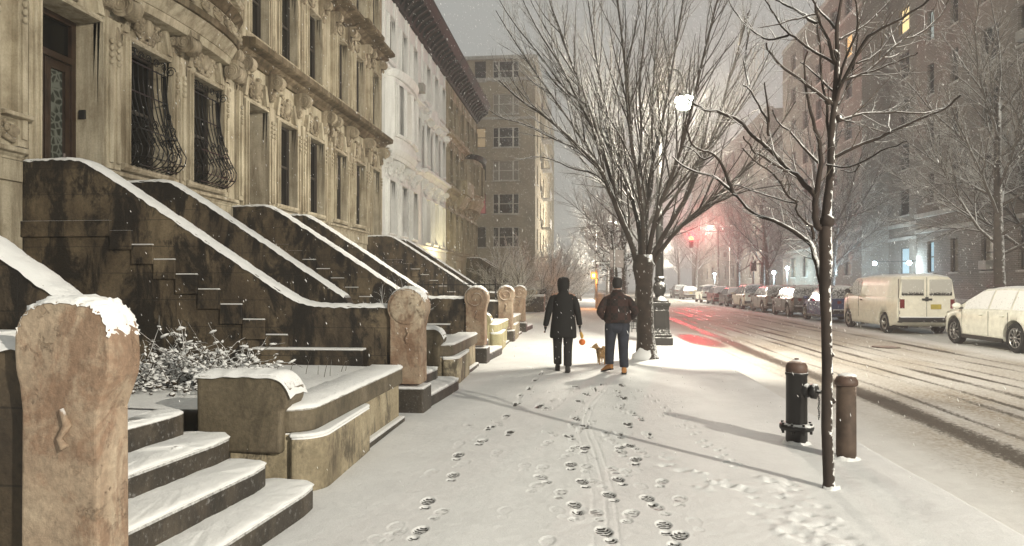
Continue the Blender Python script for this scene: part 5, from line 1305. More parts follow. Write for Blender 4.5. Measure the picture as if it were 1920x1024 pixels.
# ---- prototypes of the trees behind, copied down both kerbs
def grow_tree(name, label, h, r, seed, nl, spread, mat_b, mat_t, spec, lowest=.25, group=None, droop=0, lean=0):
    random.seed(seed)
    t = thing(name, label, 'tree', (0, 0, 0), group, local=True)
    trunk = limb((0, 0, -.1), (lean, 0, 1), h*.62, 8, .05, .08); rr = [r*(1-.6*i/8)*(1.25 if i == 0 else 1) for i in range(9)]
    MB().tube(trunk, rr, 10).build('trunk', mat_b, t)
    tw = Twigs(); fn = Twigs()
    for k in range(nl):
        f = lowest+(1-lowest)*k/max(1, nl-1); i = min(7, int(f*8)); p = trunk[i].lerp(trunk[i+1], f*8-i if f < 1 else 1)
        a = k*2.4+rnd(-.4, .4); el = rnd(.35, .7)+(f-.3)*.7
        d = Vector((math.cos(a)*math.cos(el), math.sin(a)*math.cos(el), math.sin(el)))
        L = spread*h*(1.05-.45*f)*rnd(.8, 1.15)
        q = limb(p, d, L, 8, .16, .05-droop); rs_ = [max(.012, r*.32*(1-f*.4))*(1-.85*j/8)+.004 for j in range(9)]
        tw.tube(q, rs_, 6); fan(tw, q, rs_, 0, spec, fn)
    c = tw.build('crown', mat_b, t); fn.build('twigs', mat_t, c)
    return t
MINR[0] = .006
specA = [(.26, .55, .55, .15, .01, .10, 3.2), (.16, .5, .6, .17, -.01, .1, 1.6), (.13, .5, .65, .2, 0, .1, .7)]
G = 'bare street trees along the avenue'
PA = grow_tree('bare_tree', '', 13.5, .26, 101, 15, .50, 'bark_grey', 'twig_snowy', specA, .34, G)
PB = grow_tree('bare_tree', '', 12.5, .20, 102, 17, .55, 'bark_grey', 'twig_snowy', specA, .34, G, .01)
specC = [(.15, .5, .6, .2, .03, .05, 1.6), (.11, .5, .65, .22, .0, .05, .8), (.10, .5, .7, .25, 0, .1, .4)]
MINR[0] = .009
PC = grow_tree('bare_tree', '', 6.5, .12, 103, 20, .55, 'bark_grey', 'twig_white', specC, .08, 'low snowy trees in the gardens')
used = set()
CHT = {}
def place(proto, x, y, s, rot, label, group=None):
    if proto.name not in used: used.add(proto.name); o = proto
    else: o = copy_tree(proto)
    o.location = (x, y, 0); o.rotation_euler = (0, 0, rot); o.scale = (s, s, s); o['label'] = label
    if group: o['group'] = group
    return o
place(PA, 15.2, 62.5, 1.05, .3, 'hazy bare tree behind the red hatchback')
place(PA, 2.3, 30.5, 1.05, .4, 'tall bare tree straight behind the big tree trunk on the near pavement')
place(PB, 2.4, 44, 1.0, 1.4, 'hazy bare tree farther along the near kerb')
place(PA, 2.2, 60, 1.05, 2.6, 'faint bare tree far along the near kerb')
place(PB, 2.4, 82, 1.1, 3.6, 'palest bare tree at the far end of the near kerb')
place(PA, 14.3, 43.5, 1.15, 4.2, 'thick leaning bare trunk behind the slender tree and the blue car')
place(PB, 14.4, 25.9, 1.05, .2, 'bare tree whose trunk rises just behind the white SUV')
place(PA, 14.1, 56, 1.0, 5.1, 'bare tree behind the dark signal box and grey cars')
place(PA, 16.8, 50, .85, 1.0, 'bare tree in the recess of the brick building')
place(PB, 14.4, 68, 1.1, 5.9, 'bare tree just before the traffic signal across the avenue')
place(PA, 14.0, 92, 1.2, .9, 'faint bare tree beyond the traffic signal')
place(PB, 14.0, 108, 1.2, 2.2, 'faintest bare tree beyond the traffic signal')
place(PA, 17.4, 29.0, 1.0, 3.3, 'snow laced tree in front of the brick wall, nearest the viewer')
for k, (x, y, s, lb) in enumerate(((-4.6, 47, .85, 'snow laced small tree close to the last stoop'), (-2.9, 55, .9, 'snow laced small tree beside the apartment block corner'), (-5.6, 54, .85, 'snow laced small tree against the apartment block wall'), (-1.6, 64, 1.0, 'snow laced small tree leaning over the pavement end'), (-3.3, 72, 1.1, 'pale snow laced tree behind the others at the pavement end'), (-2.8, 44, .55, 'snowy shrub above the stone garden blocks'), (-5.0, 62, 1.0, 'snow laced tree against the side wall of the apartment block'), (-.6, 70, .9, 'snow laced small tree by the far litter bin'), (-2.2, 50, .7, 'low snow laced tree behind the stone garden blocks'), (-3.9, 39.5, .62, 'snow laced small tree just beyond the fourth stoop'), (-5.3, 42, .75, 'snow laced small tree near the front of the last pale stoop'), (-1.9, 57, .95, 'snow laced tree at the inner side of the far pavement'), (-.9, 78, 1.25, 'palest snow laced tree at the vanishing end of the pavement'))):
    place(PC, x, y, s, k*1.3, lb)
# ---- a small tree that kept its leaves
random.seed(9)
p = at(1139, 560, 34); t = thing('leafy_tree', 'small tree that kept its dark withered leaves', 'tree', (p.x, 34, 0))
MB().tube([(p.x+.55, 34, -.1), (p.x+.5, 34, 1.4), (p.x+.35, 34, 2.6), (p.x+.2, 34, 4.2)], [.13, .11, .09, .04], 8).build('trunk', 'bark', t)
tw = Twigs(); lv = MB()
for k in range(26):
    a = rnd(0, 6.28); z = rnd(1.9, 4.3); q = limb((p.x+.3, 34, z), (math.cos(a), math.sin(a), rnd(-.25, .2)), rnd(.7, 1.7), 5, .15, -.03); tw.tube(q, [.02, .016, .012, .009, .006, .004], 4)
    for i in range(34):
        c = q[random.randint(1, 4)].lerp(q[5], rnd(0, 1))+vrnd(.16)-Vector((0, 0, rnd(0, .15))); e = Matrix.Rotation(rnd(0, 6.28), 3, 'Z') @ Matrix.Rotation(rnd(-.9, .9), 3, 'X'); s_ = rnd(.05, .11)
        lv.add([c+e @ Vector((-s_*.45, 0, 0)), c+e @ Vector((0, -s_, 0)), c+e @ Vector((s_*.45, 0, 0)), c+e @ Vector((0, s_, 0))], [(0, 1, 2, 3)])
c = tw.build('crown', 'bark', t); lv.build('leaves', 'dry_leaf', c)
MINR[0] = .0022
# ---- the snowed-in shrub of the first bed, bare bush of the second
random.seed(12)
t = thing('shrub', 'snow laden shrub of tangled stems in the garden bed beside the first steps', 'shrub', (-4.35, 7.0, .6))
tw = Twigs(); sn = MB(); lf = MB()
for k in range(230):
    bx_, by_ = rnd(-4.85, -3.6), rnd(6.5, 7.5); a = rnd(0, 6.28); L = rnd(.3, .85)
    q = limb((bx_, by_, .58), (math.cos(a)*.7, math.sin(a)*.7, rnd(.5, 1.2)), L, 6, .3, -.12); tw.tube(q, [.0065, .006, .0055, .005, .004, .003, .002], 4)
    for i in range(2, 6):
        if random.random() < .65:
            c = q[i]+Vector((0, 0, .012)); sn.ball(c, rnd(.012, .034), 7, 4, (rnd(.8, 1.9), rnd(.8, 1.9), .45), Matrix.Rotation(rnd(-.6, .6), 3, 'Y'), .5)
        for _ in range(2):
            c = q[i]+vrnd(.03); e = Matrix.Rotation(rnd(0, 6.28), 3, 'Z') @ Matrix.Rotation(rnd(-.9, .9), 3, 'X'); s_ = rnd(.015, .03)
            lf.add([c+e @ Vector((-s_*.5, 0, 0)), c+e @ Vector((0, -s_, 0)), c+e @ Vector((s_*.5, 0, 0)), c+e @ Vector((0, s_, 0))], [(0, 1, 2, 3)])
for k in range(260):
    x, y = rnd(-4.95, -3.1), rnd(6.1, 7.3); x -= (y-6.1)*.1; lf.ball((x, y, .60+rnd(0, .09)), rnd(.010, .028), 6, 4, (1.3, 1, .5), Matrix.Rotation(rnd(-1, 1), 3, 'X'), .6)
    if random.random() < .75: sn.ball((x+rnd(-.02, .02), y+rnd(-.02, .02), .62+rnd(0, .09)), rnd(.010, .026), 7, 4, (1.5, 1, .5), Matrix.Rotation(rnd(-.7, .7), 3, 'X'), .6)
st = tw.build('stems', 'twig', t); tag(lf.build('leaves', 'dry_leaf', st), kind='stuff'); tag(sn.build('snow_clumps', 'snow', st), kind='stuff')
t = thing('shrub', 'bare twiggy bush with a mound of snow in the second garden bed', 'shrub', (-3.7, 12.8, .6))
tw = Twigs(); random.seed(14)
for k in range(16):
    q = limb((-3.65+rnd(-.2, .2), 12.8, .6), (rnd(-1, 1), rnd(-.7, .7), rnd(.7, 1.4)), rnd(.7, 1.25), 7, .12, .0); rs_ = [.012-.0013*j for j in range(8)]; tw.tube(q, rs_, 4); fan(tw, q, rs_, 0, [(.14, .5, .6, .15, .02, .2, .4), (.12, .5, .6, .2, 0, .2, .15)])
tw.build('stems', 'twig_snowy', t); mb = MB()
for k in range(9): mb.ball((-3.55+rnd(-.3, .4), 12.8+rnd(-.25, .25), .70+rnd(-.05, .1)), rnd(.12, .2), 9, 6, (1.2, 1, .7), None, .3)
mb.build('snow_mound', 'snow', t)
tw = Twigs()
for k in range(9): q = limb((-3.1+rnd(-.6, .3), 7.9+rnd(-.4, .3), .6), (rnd(-.4, .4), 0, 1), rnd(.12, .28), 4, .15, 0); tw.tube(q, [.004, .004, .003, .002, .001], 3); fan(tw, q, [.003]*5, 0, [(.04, .4, .8, .1, 0, .3, .06)])
tag(tw.build('weeds', 'twig', None), 'few dry weed stalks poking from the snow by the first garden wall', 'plant', kind='stuff')

# ================================================================== VEHICLES (front towards +y, the street side is -x)
def catm(keys, y): return float(np.interp(y, [k[0] for k in keys], [k[1] for k in keys]))
def smooth_keys(keys, ys, wd):
    raw = np.array([catm(keys, y) for y in np.linspace(ys[0], ys[-1], 400)]); k = max(1, int(wd/(ys[-1]-ys[0])*400)); pad = np.pad(raw, k, 'edge'); ker = np.ones(2*k+1)/(2*k+1)
    sm = np.convolve(pad, ker, 'valid'); return np.interp(ys, np.linspace(ys[0], ys[-1], 400), sm)
def make_car(name, label, paint, L, W, H, belt, hood, cab, rake, wheel_r, wb, glass='car_glass', van=False, rear_drop=0, group='cars parked along the far kerb', roof_snow=True, rim='alloy'):
    """cab = (y of tail-glass foot, tail-glass top, windscreen top, windscreen foot) measured from the middle"""
    t = thing(name, label, 'van' if van else 'car', (0, 0, 0), group, local=True)
    hw = W/2; n = 64; ys_ = np.linspace(-L/2, L/2, n)
    y0, y1, y2, y3 = cab
    roofk = [(-L/2, belt+.02-rear_drop), (y0, belt+.04), (y1, H-.04), ((y1+y2)/2, H), (y2, H-.05), (y3, hood+.05), (y3+.25, hood+.01), (L/2-.35, hood-.12), (L/2-.06, hood-.3), (L/2, hood-.42)]
    if van: roofk = [(-L/2, H-.10), (-L/2+.12, H-.01), (0, H), (y2, H-.06), (y3, hood+.10), (y3+.2, hood+.02), (L/2-.25, hood-.10), (L/2-.04, hood-.22), (L/2, hood-.35)]
    zr = smooth_keys(roofk, ys_, .09 if not van else .05)
    zb = smooth_keys([(-L/2, belt-.02), (-L/2+.5, belt), (y3, belt-.04), (L/2-.3, hood-.16), (L/2, hood-.46)], ys_, .1)
    wk = smooth_keys([(-L/2, hw*.90 if not van else hw*.97), (-L/2+.25, hw*.97), (-L/2+.8, hw), (L/2-1.1, hw), (L/2-.45, hw*.94), (L/2-.12, hw*.80), (L/2, hw*.66)], ys_, .12)
    zs = smooth_keys([(-L/2, .48), (-L/2+.25, .32), (-L/2+.7, .24), (L/2-.7, .24), (L/2-.2, .26), (L/2, .36)], ys_, .08)
    rings = []; cabm = []
    for i, y in enumerate(ys_):
        w_ = wk[i]; b = min(zb[i], zr[i]-.015); r = zr[i]; hg = max(0, r-b); inset = min(.30, hg*(.42 if not van else .20)); wr = w_-inset-.02
        half = [(w_*.80, zs[i]), (w_*.97, zs[i]+.03), (w_*.995, zs[i]+.16), (w_, zs[i]+(b-zs[i])*.45), (w_*.995, zs[i]+(b-zs[i])*.72), (w_*.975, b-.05), (w_*.955, b), (w_-.035-inset*.12, b+hg*.06), (w_-.035-inset*.5, b+hg*.5), (wr+.02, b+hg*.86), (wr-.06, b+hg*.965), (wr*.55, r), (0, r+.012)]
        ring = [(x, y, z) for x, z in half]+[(-x, y, z) for x, z in half[-2::-1]]
        rings.append(ring)
    mb = MB().loft(rings, True, True, True); body = mb.build('body', paint, t)
    bm = body.data
    # wheel arches cut out
    cut = MB()
    for y in (-wb/2, wb/2):
        off = 0 if not van else 0
        for e in (-1, 1): cut.lathe([(wheel_r+.075, e*(hw-.34)), (wheel_r+.075, e*(hw+.2))], (0, y+.03, wheel_r), 24, 'x', False)
    co = cut.build('cut', paint)
    m_ = body.modifiers.new('b', 'BOOLEAN'); m_.object = co; m_.operation = 'DIFFERENCE'; m_.solver = 'EXACT'
    dg = bpy.context.evaluated_depsgraph_get(); nm = bpy.data.meshes.new_from_object(body.evaluated_get(dg)); body.modifiers.clear(); body.data = nm
    bpy.data.objects.remove(co)
    # glass: the upper skin of the cabin, set out a few millimetres
    def skin(i0, i1, j0, j1, out=.008, step=1):
        return [[tuple(Vector(rings[i][j])+(Vector((math.copysign(1, rings[i][j][0]) if abs(rings[i][j][0]) > .01 else 0, 0, .5)).normalized()*out)) for j in range(j0, j1+1)] for i in range(i0, i1+1)]
    ix = lambda y: int(round((y+L/2)/L*(n-1)))
    def glaze(i0, i1, j0, j1, nm_, g=glass, out=.010):
        if i1 <= i0: return
        MB().loft(skin(i0, i1, j0, j1, out), False, False, True).build(nm_, g, t)
    J = 25
    if not van:
        ps = [y0+.22, (y0*.45+y3*.05), (y0+y3)/2+.28, y3-.28]
        ps = [y1-.15 if y1-.15 > y0 else y0+.2, (y1+y2)/2-.55, (y1+y2)/2+.42, (y2+y3)/2+.1]
        for a, b in zip(ps, ps[1:]):
            glaze(ix(a)+1, ix(b), 7, 9, 'side_window'); glaze(ix(a)+1, ix(b), J-1-9, J-1-7, 'side_window')
        glaze(ix(y2)+0, ix(y3)-0, 9, J-1-9, 'windscreen', glass, .012)
        glaze(max(1, ix(y0)), ix(y1), 9, J-1-9, 'rear_window', glass, .012)
    else:
        glaze(ix(y2-.75), ix(y3-.35), 7, 9, 'side_window', 'car_glass_snow'); glaze(ix(y2-.75), ix(y3-.35), J-1-9, J-1-7, 'side_window', 'car_glass_snow'); glaze(ix(y2)+1, ix(y3), 9, J-1-9, 'windscreen', 'car_glass_snow', .012)
    def drift(ia, ib, j0, name):
        R_ = []
        for i in range(ia, ib+1):
            row = []
            for j in range(j0, J-1-j0+1):
                e = min(1, (j-j0)/1.5, (J-1-j0-j)/1.5, (i-ia)/2, (ib-i)/2); q = Vector(rings[i][j]); row.append(q+Vector((0, 0, -.012+.05*max(0, e)**.6+.014*mnoise.noise(q*5))))
            R_.append(row)
        MB().loft(R_, False, False, True).build(name, 'snow', t)
    drift(ix(y1)+0, ix(y2)-0, 10, 'roof_snow')
    if not van: drift(ix(y3)+1, ix(L/2-.35), 9, 'bonnet_snow')
    # wheels
    for y in (-wb/2+.03, wb/2+.03):
        for e in (-1, 1):
            c = (0, y, wheel_r); x0 = e*(hw-.25); x1 = e*(hw-.02)
            w_ = MB().lathe([(wheel_r*.62, x0), (wheel_r*.93, x0), (wheel_r, x0+e*.04), (wheel_r, x1-e*.035), (wheel_r*.93, x1), (wheel_r*.68, x1-e*.004), (wheel_r*.66, x1-e*.03), (wheel_r*.64, x1-e*.03)], c, 28, 'x').build('wheel', 'rubber', t)
            rm = MB().lathe([(wheel_r*.66, x1-e*.03), (wheel_r*.68, x1-e*.008), (wheel_r*.62, x1-e*.012), (wheel_r*.60, x1-e*.05)], c, 28, 'x')
            if rim == 'alloy':
                for k in range(10):
                    a = k*math.pi/5; d = Vector((0, math.cos(a), math.sin(a))); pp = Vector((x1-e*.02, y, wheel_r))
                    a2 = a+.14; d2 = Vector((0, math.cos(a2), math.sin(a2)))
                    rm.tube([pp+d*wheel_r*.1, pp+d*wheel_r*.62], [.016, .011], 4).tube([pp+d*wheel_r*.1, pp+d2*wheel_r*.62], [.012, .009], 4)
                rm.ball((x1-e*.03, y, wheel_r), wheel_r*.16, 10, 6)
                MB().lathe([(wheel_r*.6, x1-e*.07), (.01, x1-e*.07)], c, 20, 'x').build('hub_back', 'black_plastic', w_)
            else:
                rm.lathe([(wheel_r*.6, x1-e*.03), (wheel_r*.5, x1-e*.015), (wheel_r*.42, x1-e*.04), (wheel_r*.2, x1-e*.03), (wheel_r*.17, x1+e*.01), (.01, x1+e*.012)], c, 20, 'x')
            rm.build('rim', 'alloy' if rim == 'alloy' else 'hubcap', w_)
    # lamps, plate, bumper, mirrors, handles
    yb = -L/2
    for e in (-1, 1):
        if van:
            MB().box(e*(hw-.17)-.055, e*(hw-.17)+.10, yb-.012, yb+.2, .92, 1.24).build('tail_lamp', 'tail_lamp', t, .01)
        else:
            MB().loft([[(e*hw*.50, yb-.004, belt-.15), (e*hw*.50, yb-.004, belt-.03), (e*hw*.50, yb+.1, belt-.03), (e*hw*.50, yb+.1, belt-.15)], [(e*hw*.86, yb+.004, belt-.20), (e*hw*.86, yb+.004, belt-.01), (e*hw*.86, yb+.15, belt-.01), (e*hw*.86, yb+.15, belt-.2)], [(e*hw*.985, yb+.28, belt-.15), (e*hw*.985, yb+.28, belt-.05), (e*hw*.9, yb+.33, belt-.05), (e*hw*.9, yb+.33, belt-.15)]], True, True, False).build('tail_lamp', 'tail_lamp', t, .01)
            yf = L/2; MB().loft([[(e*hw*.45, yf-.02, hood-.42), (e*hw*.45, yf-.05, hood-.30), (e*hw*.45, yf-.2, hood-.3), (e*hw*.45, yf-.2, hood-.42)], [(e*hw*.88, yf-.22, hood-.36), (e*hw*.88, yf-.26, hood-.24), (e*hw*.84, yf-.4, hood-.24), (e*hw*.84, yf-.4, hood-.36)]], True, True, False).build('headlight', 'chrome', t, .01)
        my = y3-.28 if not van else y3-.55; mz = belt+.05 if not van else belt+.16
        mr = MB().ball((e*(hw+.11), my, mz+.03), .12, 12, 8, (1.0, .62, .75)).build('mirror', paint if not van else 'black_plastic', t); MB().box(min(e*(hw-.06), e*(hw+.05)), max(e*(hw-.06), e*(hw+.05)), my-.03, my+.03, mz-.06, mz-.02).build('mirror_arm', 'black_plastic', mr)
        for yh in ((y1+y2)/2-.25, (y1+y2)/2+.75) if not van else (y2-.95,):
            MB().box(min(e*(hw-.01), e*(hw+.022)), max(e*(hw-.01), e*(hw+.022)), yh-.09, yh+.09, belt-.16, belt-.12).build('door_handle', paint if not van else 'black_plastic', t, .008)
        if not van: MB().box(min(e*(hw-.05), e*(hw+.012)), max(e*(hw-.05), e*(hw+.012)), -wb/2+.5, wb/2-.45, .22, .33).build('sill_trim', 'black_plastic', t, .015)
        if not van: MB().tube([(e*(hw-.33), y1, H-.02), (e*(hw-.32), y1+.15, H+.035), (e*(hw-.32), y2-.2, H+.035), (e*(hw-.33), y2, H-.03)], .014, 6).build('roof_rail', 'black_plastic', t)
    MB().box(-hw*.9, hw*.9, yb-.06, yb+.1, .44, .60).box(-hw*.93, -hw*.80, yb-.04, yb+.3, .42, .62).box(hw*.80, hw*.93, yb-.04, yb+.3, .42, .62).build('bumper', 'black_plastic', t, .03)
    sn = MB().box(-hw*.88, hw*.88, yb-.055, yb+.05, .60, .635).build('bumper_snow', 'snow', t, .014)
    px_ = .30 if van else 0; pz = .98 if van else .76
    MB().box(px_-.17, px_+.17, yb-.022, yb+.01, pz-.085, pz+.085).build('number_plate', 'plate', t, .004)
    if van:
        for s in (-1, 1):
            MB().box(s*.46-.38, s*.46+.38, yb-.010, yb+.05, 1.36, 1.94).build('rear_window', 'van_glass', t, .05)
            MB().box(s*.46-.40, s*.46+.40, yb-.006, yb+.03, 1.345, 1.35).box(s*.9-.012, s*.9+.012, yb-.02, yb+.05, 1.15, 1.27).box(s*.9-.012, s*.9+.012, yb-.02, yb+.05, .72, .84).build('door_hinge', 'hubcap', t)
        MB().box(-.006, .006, yb-.006, yb+.04, .62, 2.0).box(-.93, -.922, yb-.004, yb+.04, .62, 1.95).build('door_gap', 'black_plastic', t)
        MB().box(-.16, -.03, yb-.05, yb-.0, 1.20, 1.27).box(.03, .16, yb-.05, yb, 1.20, 1.27).box(-.05, .05, yb-.03, yb, 1.17, 1.32).build('door_latch', 'black_plastic', t, .008)
        MB().box(-.93, -.45, yb+.4, yb+.9, .2, .34).tube([(-.3, yb+1.3, .3), (.3, yb+1.3, .3)], .12, 8).tube([(-.8, yb+1.35, .35), (.8, yb+1.35, .35)], .06, 8).box(-.5, .5, yb+.2, yb+4.5, .36, .42).build('underbody', 'rubber', t)
        MB().tube([(-hw-.002, yb+.35, 1.32), (-hw-.004, 0, 1.33), (-hw-.002, y3-.3, 1.33)], .008, 5).tube([(-hw-.002, yb+.35, .78), (-hw-.004, 0, .78), (-hw-.002, y3+.2, .78)], .008, 5).build('body_crease', paint, t)
        MB().box(-hw-.006, -hw+.004, y2-.7, y2-.69, .5, 1.9).box(-hw-.006, -hw+.004, y3-.25, y3-.24, .5, 1.3).build('door_seam', 'black_plastic', t)
    else:
        for ya, za, zb_ in (((y1+y2)/2+.38, .36, belt-.03), (y3-.35, .36, belt-.05), ((y1+y2)/2-.5, .6, belt-.03)): MB().box(-hw-.004, -hw+.004, ya, ya+.008, za, zb_).build('door_seam', 'black_plastic', t)
    return t
def put(t, xl, yr, W, L, sc=1):          # left side at xl, tail at yr
    t.location = (xl+W/2, yr+L/2, -.115); return t
SUV = dict(L=4.75, W=1.90, H=1.68, belt=1.04, hood=1.02, cab=(-2.25, -1.85, .45, 1.15), rake=0, wheel_r=.36, wb=2.82)
put(make_car('parked_car', 'white SUV nearest the viewer, parked behind the cream van', 'paint_white', 4.9, 1.96, 1.70, 1.06, 1.04, (-2.3, -1.75, .35, 1.35), 0, .385, 2.95, 'car_glass_snow'), 10.85, 18.0, 1.96, 4.9)
put(make_car('parked_van', 'cream cargo van seen from behind, rear windows half covered by snow', 'paint_cream', 5.6, 2.0, 2.10, 1.30, 1.30, (-2.8, -2.7, 1.30, 2.0), 0, .37, 3.5, van=True, rim='cap', group=None), 10.75, 25.5, 2.0, 5.6)
put(make_car('parked_car', 'blue SUV under snow directly ahead of the cream van', 'paint_blue', **{**SUV, 'L': 4.6}), 10.85, 32.4, 1.9, 4.6)
put(make_car('parked_car', 'dark silver SUV with snowy roof ahead of the blue one', 'paint_gray', **SUV), 10.8, 38.0, 1.9, 4.75)
put(make_car('parked_car', 'grey SUV half white with snow, just behind the cream SUV', 'paint_silver', **{**SUV, 'H': 1.66}), 10.85, 43.6, 1.9, 4.75)
put(make_car('parked_car', 'cream coloured boxy SUV among the grey cars', 'paint_cream', **{**SUV, 'H': 1.74}), 10.8, 49.4, 1.9, 4.75)
SED = dict(L=4.4, W=1.8, H=1.5, belt=.96, hood=.98, cab=(-2.0, -1.4, .3, 1.1), rake=0, wheel_r=.32, wb=2.6)
put(make_car('parked_car', 'dark low hatchback whitened by snow', 'paint_dark', **SED), 10.9, 55.4, 1.8, 4.4)
put(make_car('parked_car', 'dark red hatchback with glowing tail lamp', 'paint_red', **{**SED, 'H': 1.56}), 10.85, 61.2, 1.8, 4.4)
put(make_car('parked_car', 'white SUV parked beyond the red car', 'paint_white', **SUV), 10.8, 67.2, 1.9, 4.75)
put(make_car('parked_car', 'faded snow covered car beyond the white SUV', 'paint_silver', **SED), 10.9, 80.5, 1.8, 4.4)
put(make_car('parked_car', 'farthest parked car, nearly lost in the haze', 'paint_gray', **SUV), 10.8, 88, 1.9, 4.75)

# ================================================================== THE WALKERS AND THE DOG
def skin_mesh(name, V, E_, Rd, mat, parent, sub=2):
    me = bpy.data.meshes.new(name); me.from_pydata([tuple(v) for v in V], E_, [])
    o = bpy.data.objects.new(name, me); COL.objects.link(o)
    sm = o.modifiers.new('skin', 'SKIN'); sm.use_smooth_shade = True
    for i, r in enumerate(Rd): me.skin_vertices[0].data[i].radius = (r, r) if not hasattr(r, '__len__') else r
    for i in range(len(V)): me.skin_vertices[0].data[i].use_root = (i == 0)
    ss = o.modifiers.new('sub', 'SUBSURF'); ss.levels = ss.render_levels = sub
    dg = bpy.context.evaluated_depsgraph_get(); nm = bpy.data.meshes.new_from_object(o.evaluated_get(dg)); bpy.data.objects.remove(o)
    nm.materials.clear(); nm.materials.append(M[mat]); nm.name = name
    for p in nm.polygons: p.use_smooth = True
    ob = bpy.data.objects.new(name, nm); COL.objects.link(ob); ob.parent = parent; ORG[ob.name] = org(parent)
    return ob
def person(label, loc, J, coat, legs_mat, shoe, long_coat, hood, wide=1.0, glove='skin', rot=0):
    t = thing('person', label, 'person', (0, 0, 0), local=True)
    V = []; E_ = []; Rd = []
    def add(p, r, par=None):
        V.append(Vector(p)); Rd.append(r)
        if par is not None: E_.append((par, len(V)-1))
        return len(V)-1
    pel = add((0, 0, .96), .125*wide); sp = add((0, -.01, 1.15), .115*wide, pel); ch = add((0, .0, 1.36), .135*wide, sp); nk = add((0, .02, 1.50), .055, ch); hd = add((0, .03, 1.60), .072, nk); tp = add((0, .035, 1.70), .078, hd)
    for e, k in ((-1, 'l'), (1, 'r')):
        sh, el, wr, hn = [Vector(p) for p in J['arm_'+k]]
        a = add(sh, .058, ch); b = add(el, .043, a); c = add(wr, .028, b); d = (hn-wr).normalized(); pm = add(wr+d*.055, (.036, .020), c)
        side = Vector((0, 1, 0)) if abs(d.y) < .8 else Vector((1, 0, 0)); inw = d.cross(side).normalized()
        for q in range(4):
            f0 = add(wr+d*.09+side*(.024-.017*q), .0095, pm); f1 = add(V[f0]+d*(.032+.004*(q in (1, 2)))+inw*.008*e, .0085, f0); f2 = add(V[f1]+d*.026+inw*.016*e, .007, f1)
        th = add(wr+d*.035+side*.036, .011, pm); add(V[th]+d*.028+side*.014, .0095, th)
        hp, kn, an, to = [Vector(p) for p in J['leg_'+k]]
        h_ = add(hp, .088*wide, pel); kk = add(kn, .058*wide, h_); cf = add(kn.lerp(an, .35), .056*wide, kk); aa = add(an, .038, cf); add(an+(to-an)*.55+Vector((0, 0, -.02)), .035, aa)
    body = skin_mesh('body', V, E_, Rd, 'skin', t)
    # head details that read from the side: nose, ears, eyes
    fm = MB().ball((0, .118, 1.635), .016, 8, 6, (.8, 1.2, 1.4))
    for e in (-1, 1): fm.ball((e*.082, .03, 1.64), .022, 8, 6, (.4, .8, 1.3))
    fm.build('face', 'skin', body); ey = MB()
    for e in (-1, 1): MB().ball((e*.03, .108, 1.665), .010, 8, 6).build('eye', 'hair', body)
    MB().box(-.022, .022, .108, .116, 1.593, 1.600).build('mouth', 'dark_wood', body, .003)
    # trousers
    MB().loft([[(math.cos(a)*rx, math.sin(a)*ry, z) for a in [2*math.pi*q/20 for q in range(20)]] for z, rx, ry in ((.74, .10*wide, .08), (.80, .165*wide, .13), (.90, .185*wide, .145), (1.0, .165*wide, .125))]).build('trouser_seat', legs_mat, t, sub=1)
    for k in ('l', 'r'):
        hp, kn, an, to = [Vector(p) for p in J['leg_'+k]]
        seq = [hp+Vector((0, 0, .07)), hp, hp.lerp(kn, .5), kn, kn.lerp(an, .45), kn.lerp(an, .85), an+Vector((0, 0, .02))]
        rr = [.10, .115, .098, .078, .077, .072, .078]; rings = []
        for i, (p, r) in enumerate(zip(seq, rr)):
            rings.append([p+Vector((math.cos(a)*r*wide*(1+.13*mnoise.noise(Vector((a*2, i*1.3, hp.x*9)))), math.sin(a)*r*wide*1.08*(1+.05*mnoise.noise(Vector((a*2, i*1.3, 5)))), .01*math.sin(a*2+i))) for a in [2*math.pi*q/16 for q in range(16)]])
        MB().loft(rings).build('trousers', legs_mat, t, sub=1)
        f = (to-an); f.z = 0; f.normalize(); s_ = Vector((f.y, -f.x, 0)); lift = Vector((0, 0, an.z-.085)); tilt = J.get('tilt_'+k, 0); rings = []
        for u, wd, h in ((-.085, .030, .09), (-.07, .042, .13), (-.02, .046, .15), (.04, .045, .12), (.10, .048, .085), (.16, .047, .065), (.195, .035, .05), (.205, .018, .03)):
            c_ = an+f*u; c_.z = lift.z-tilt*u; hh = h
            rings.append([c_+s_*(math.cos(a)*wd*1.08)+Vector((0, 0, hh*.5+math.sin(a)*hh*.52)) for a in [2*math.pi*q/12 for q in range(12)]])
        b = MB().loft(rings).build('shoe', shoe, t, sub=1)
        MB().loft([[an+f*u+s_*e+Vector((0, 0, lift.z-an.z+dz-tilt*u)) for e, dz in ((-w_, -.006), (w_, -.006), (w_, .018), (-w_, .018))] for u, w_ in ((-.088, .03), (-.06, .044), (.1, .05), (.17, .046), (.212, .02))], True, True, False).build('sole', 'rubber', b, .004)
    # coat
    z0 = long_coat; lg = z0 < .8; prof_ = [(z0+.015, .19, .13), (z0, .245 if lg else .19, .17 if lg else .145), (z0+.04, .25 if lg else .215, .172 if lg else .165), (z0+(1.02-z0)*.5, .232 if lg else .22, .165), (1.02, .205 if lg else .225, .15 if lg else .17), (1.18, .195, .148), (1.30, .205, .15), (1.38, .195, .14), (1.43, .165, .125), (1.47, .115, .10), (1.51, .078, .08), (1.545, .066, .07), (1.56, .05, .05)]
    rings = []
    for i, (z, a_, b_) in enumerate(prof_):
        ring = []
        for q in range(28):
            a = 2*math.pi*q/28; fold = 1+.06*mnoise.noise(Vector((math.cos(a)*3, math.sin(a)*3, z*5)))*(1.6 if z < 1 else 1)
            ring.append((math.cos(a)*a_*wide*fold, math.sin(a)*b_*(wide**.7)*fold+.0, z+.012*math.sin(a*3)*(1 if i < 2 else 0)))
        rings.append(ring)
    ct = MB(); ct.loft(rings)
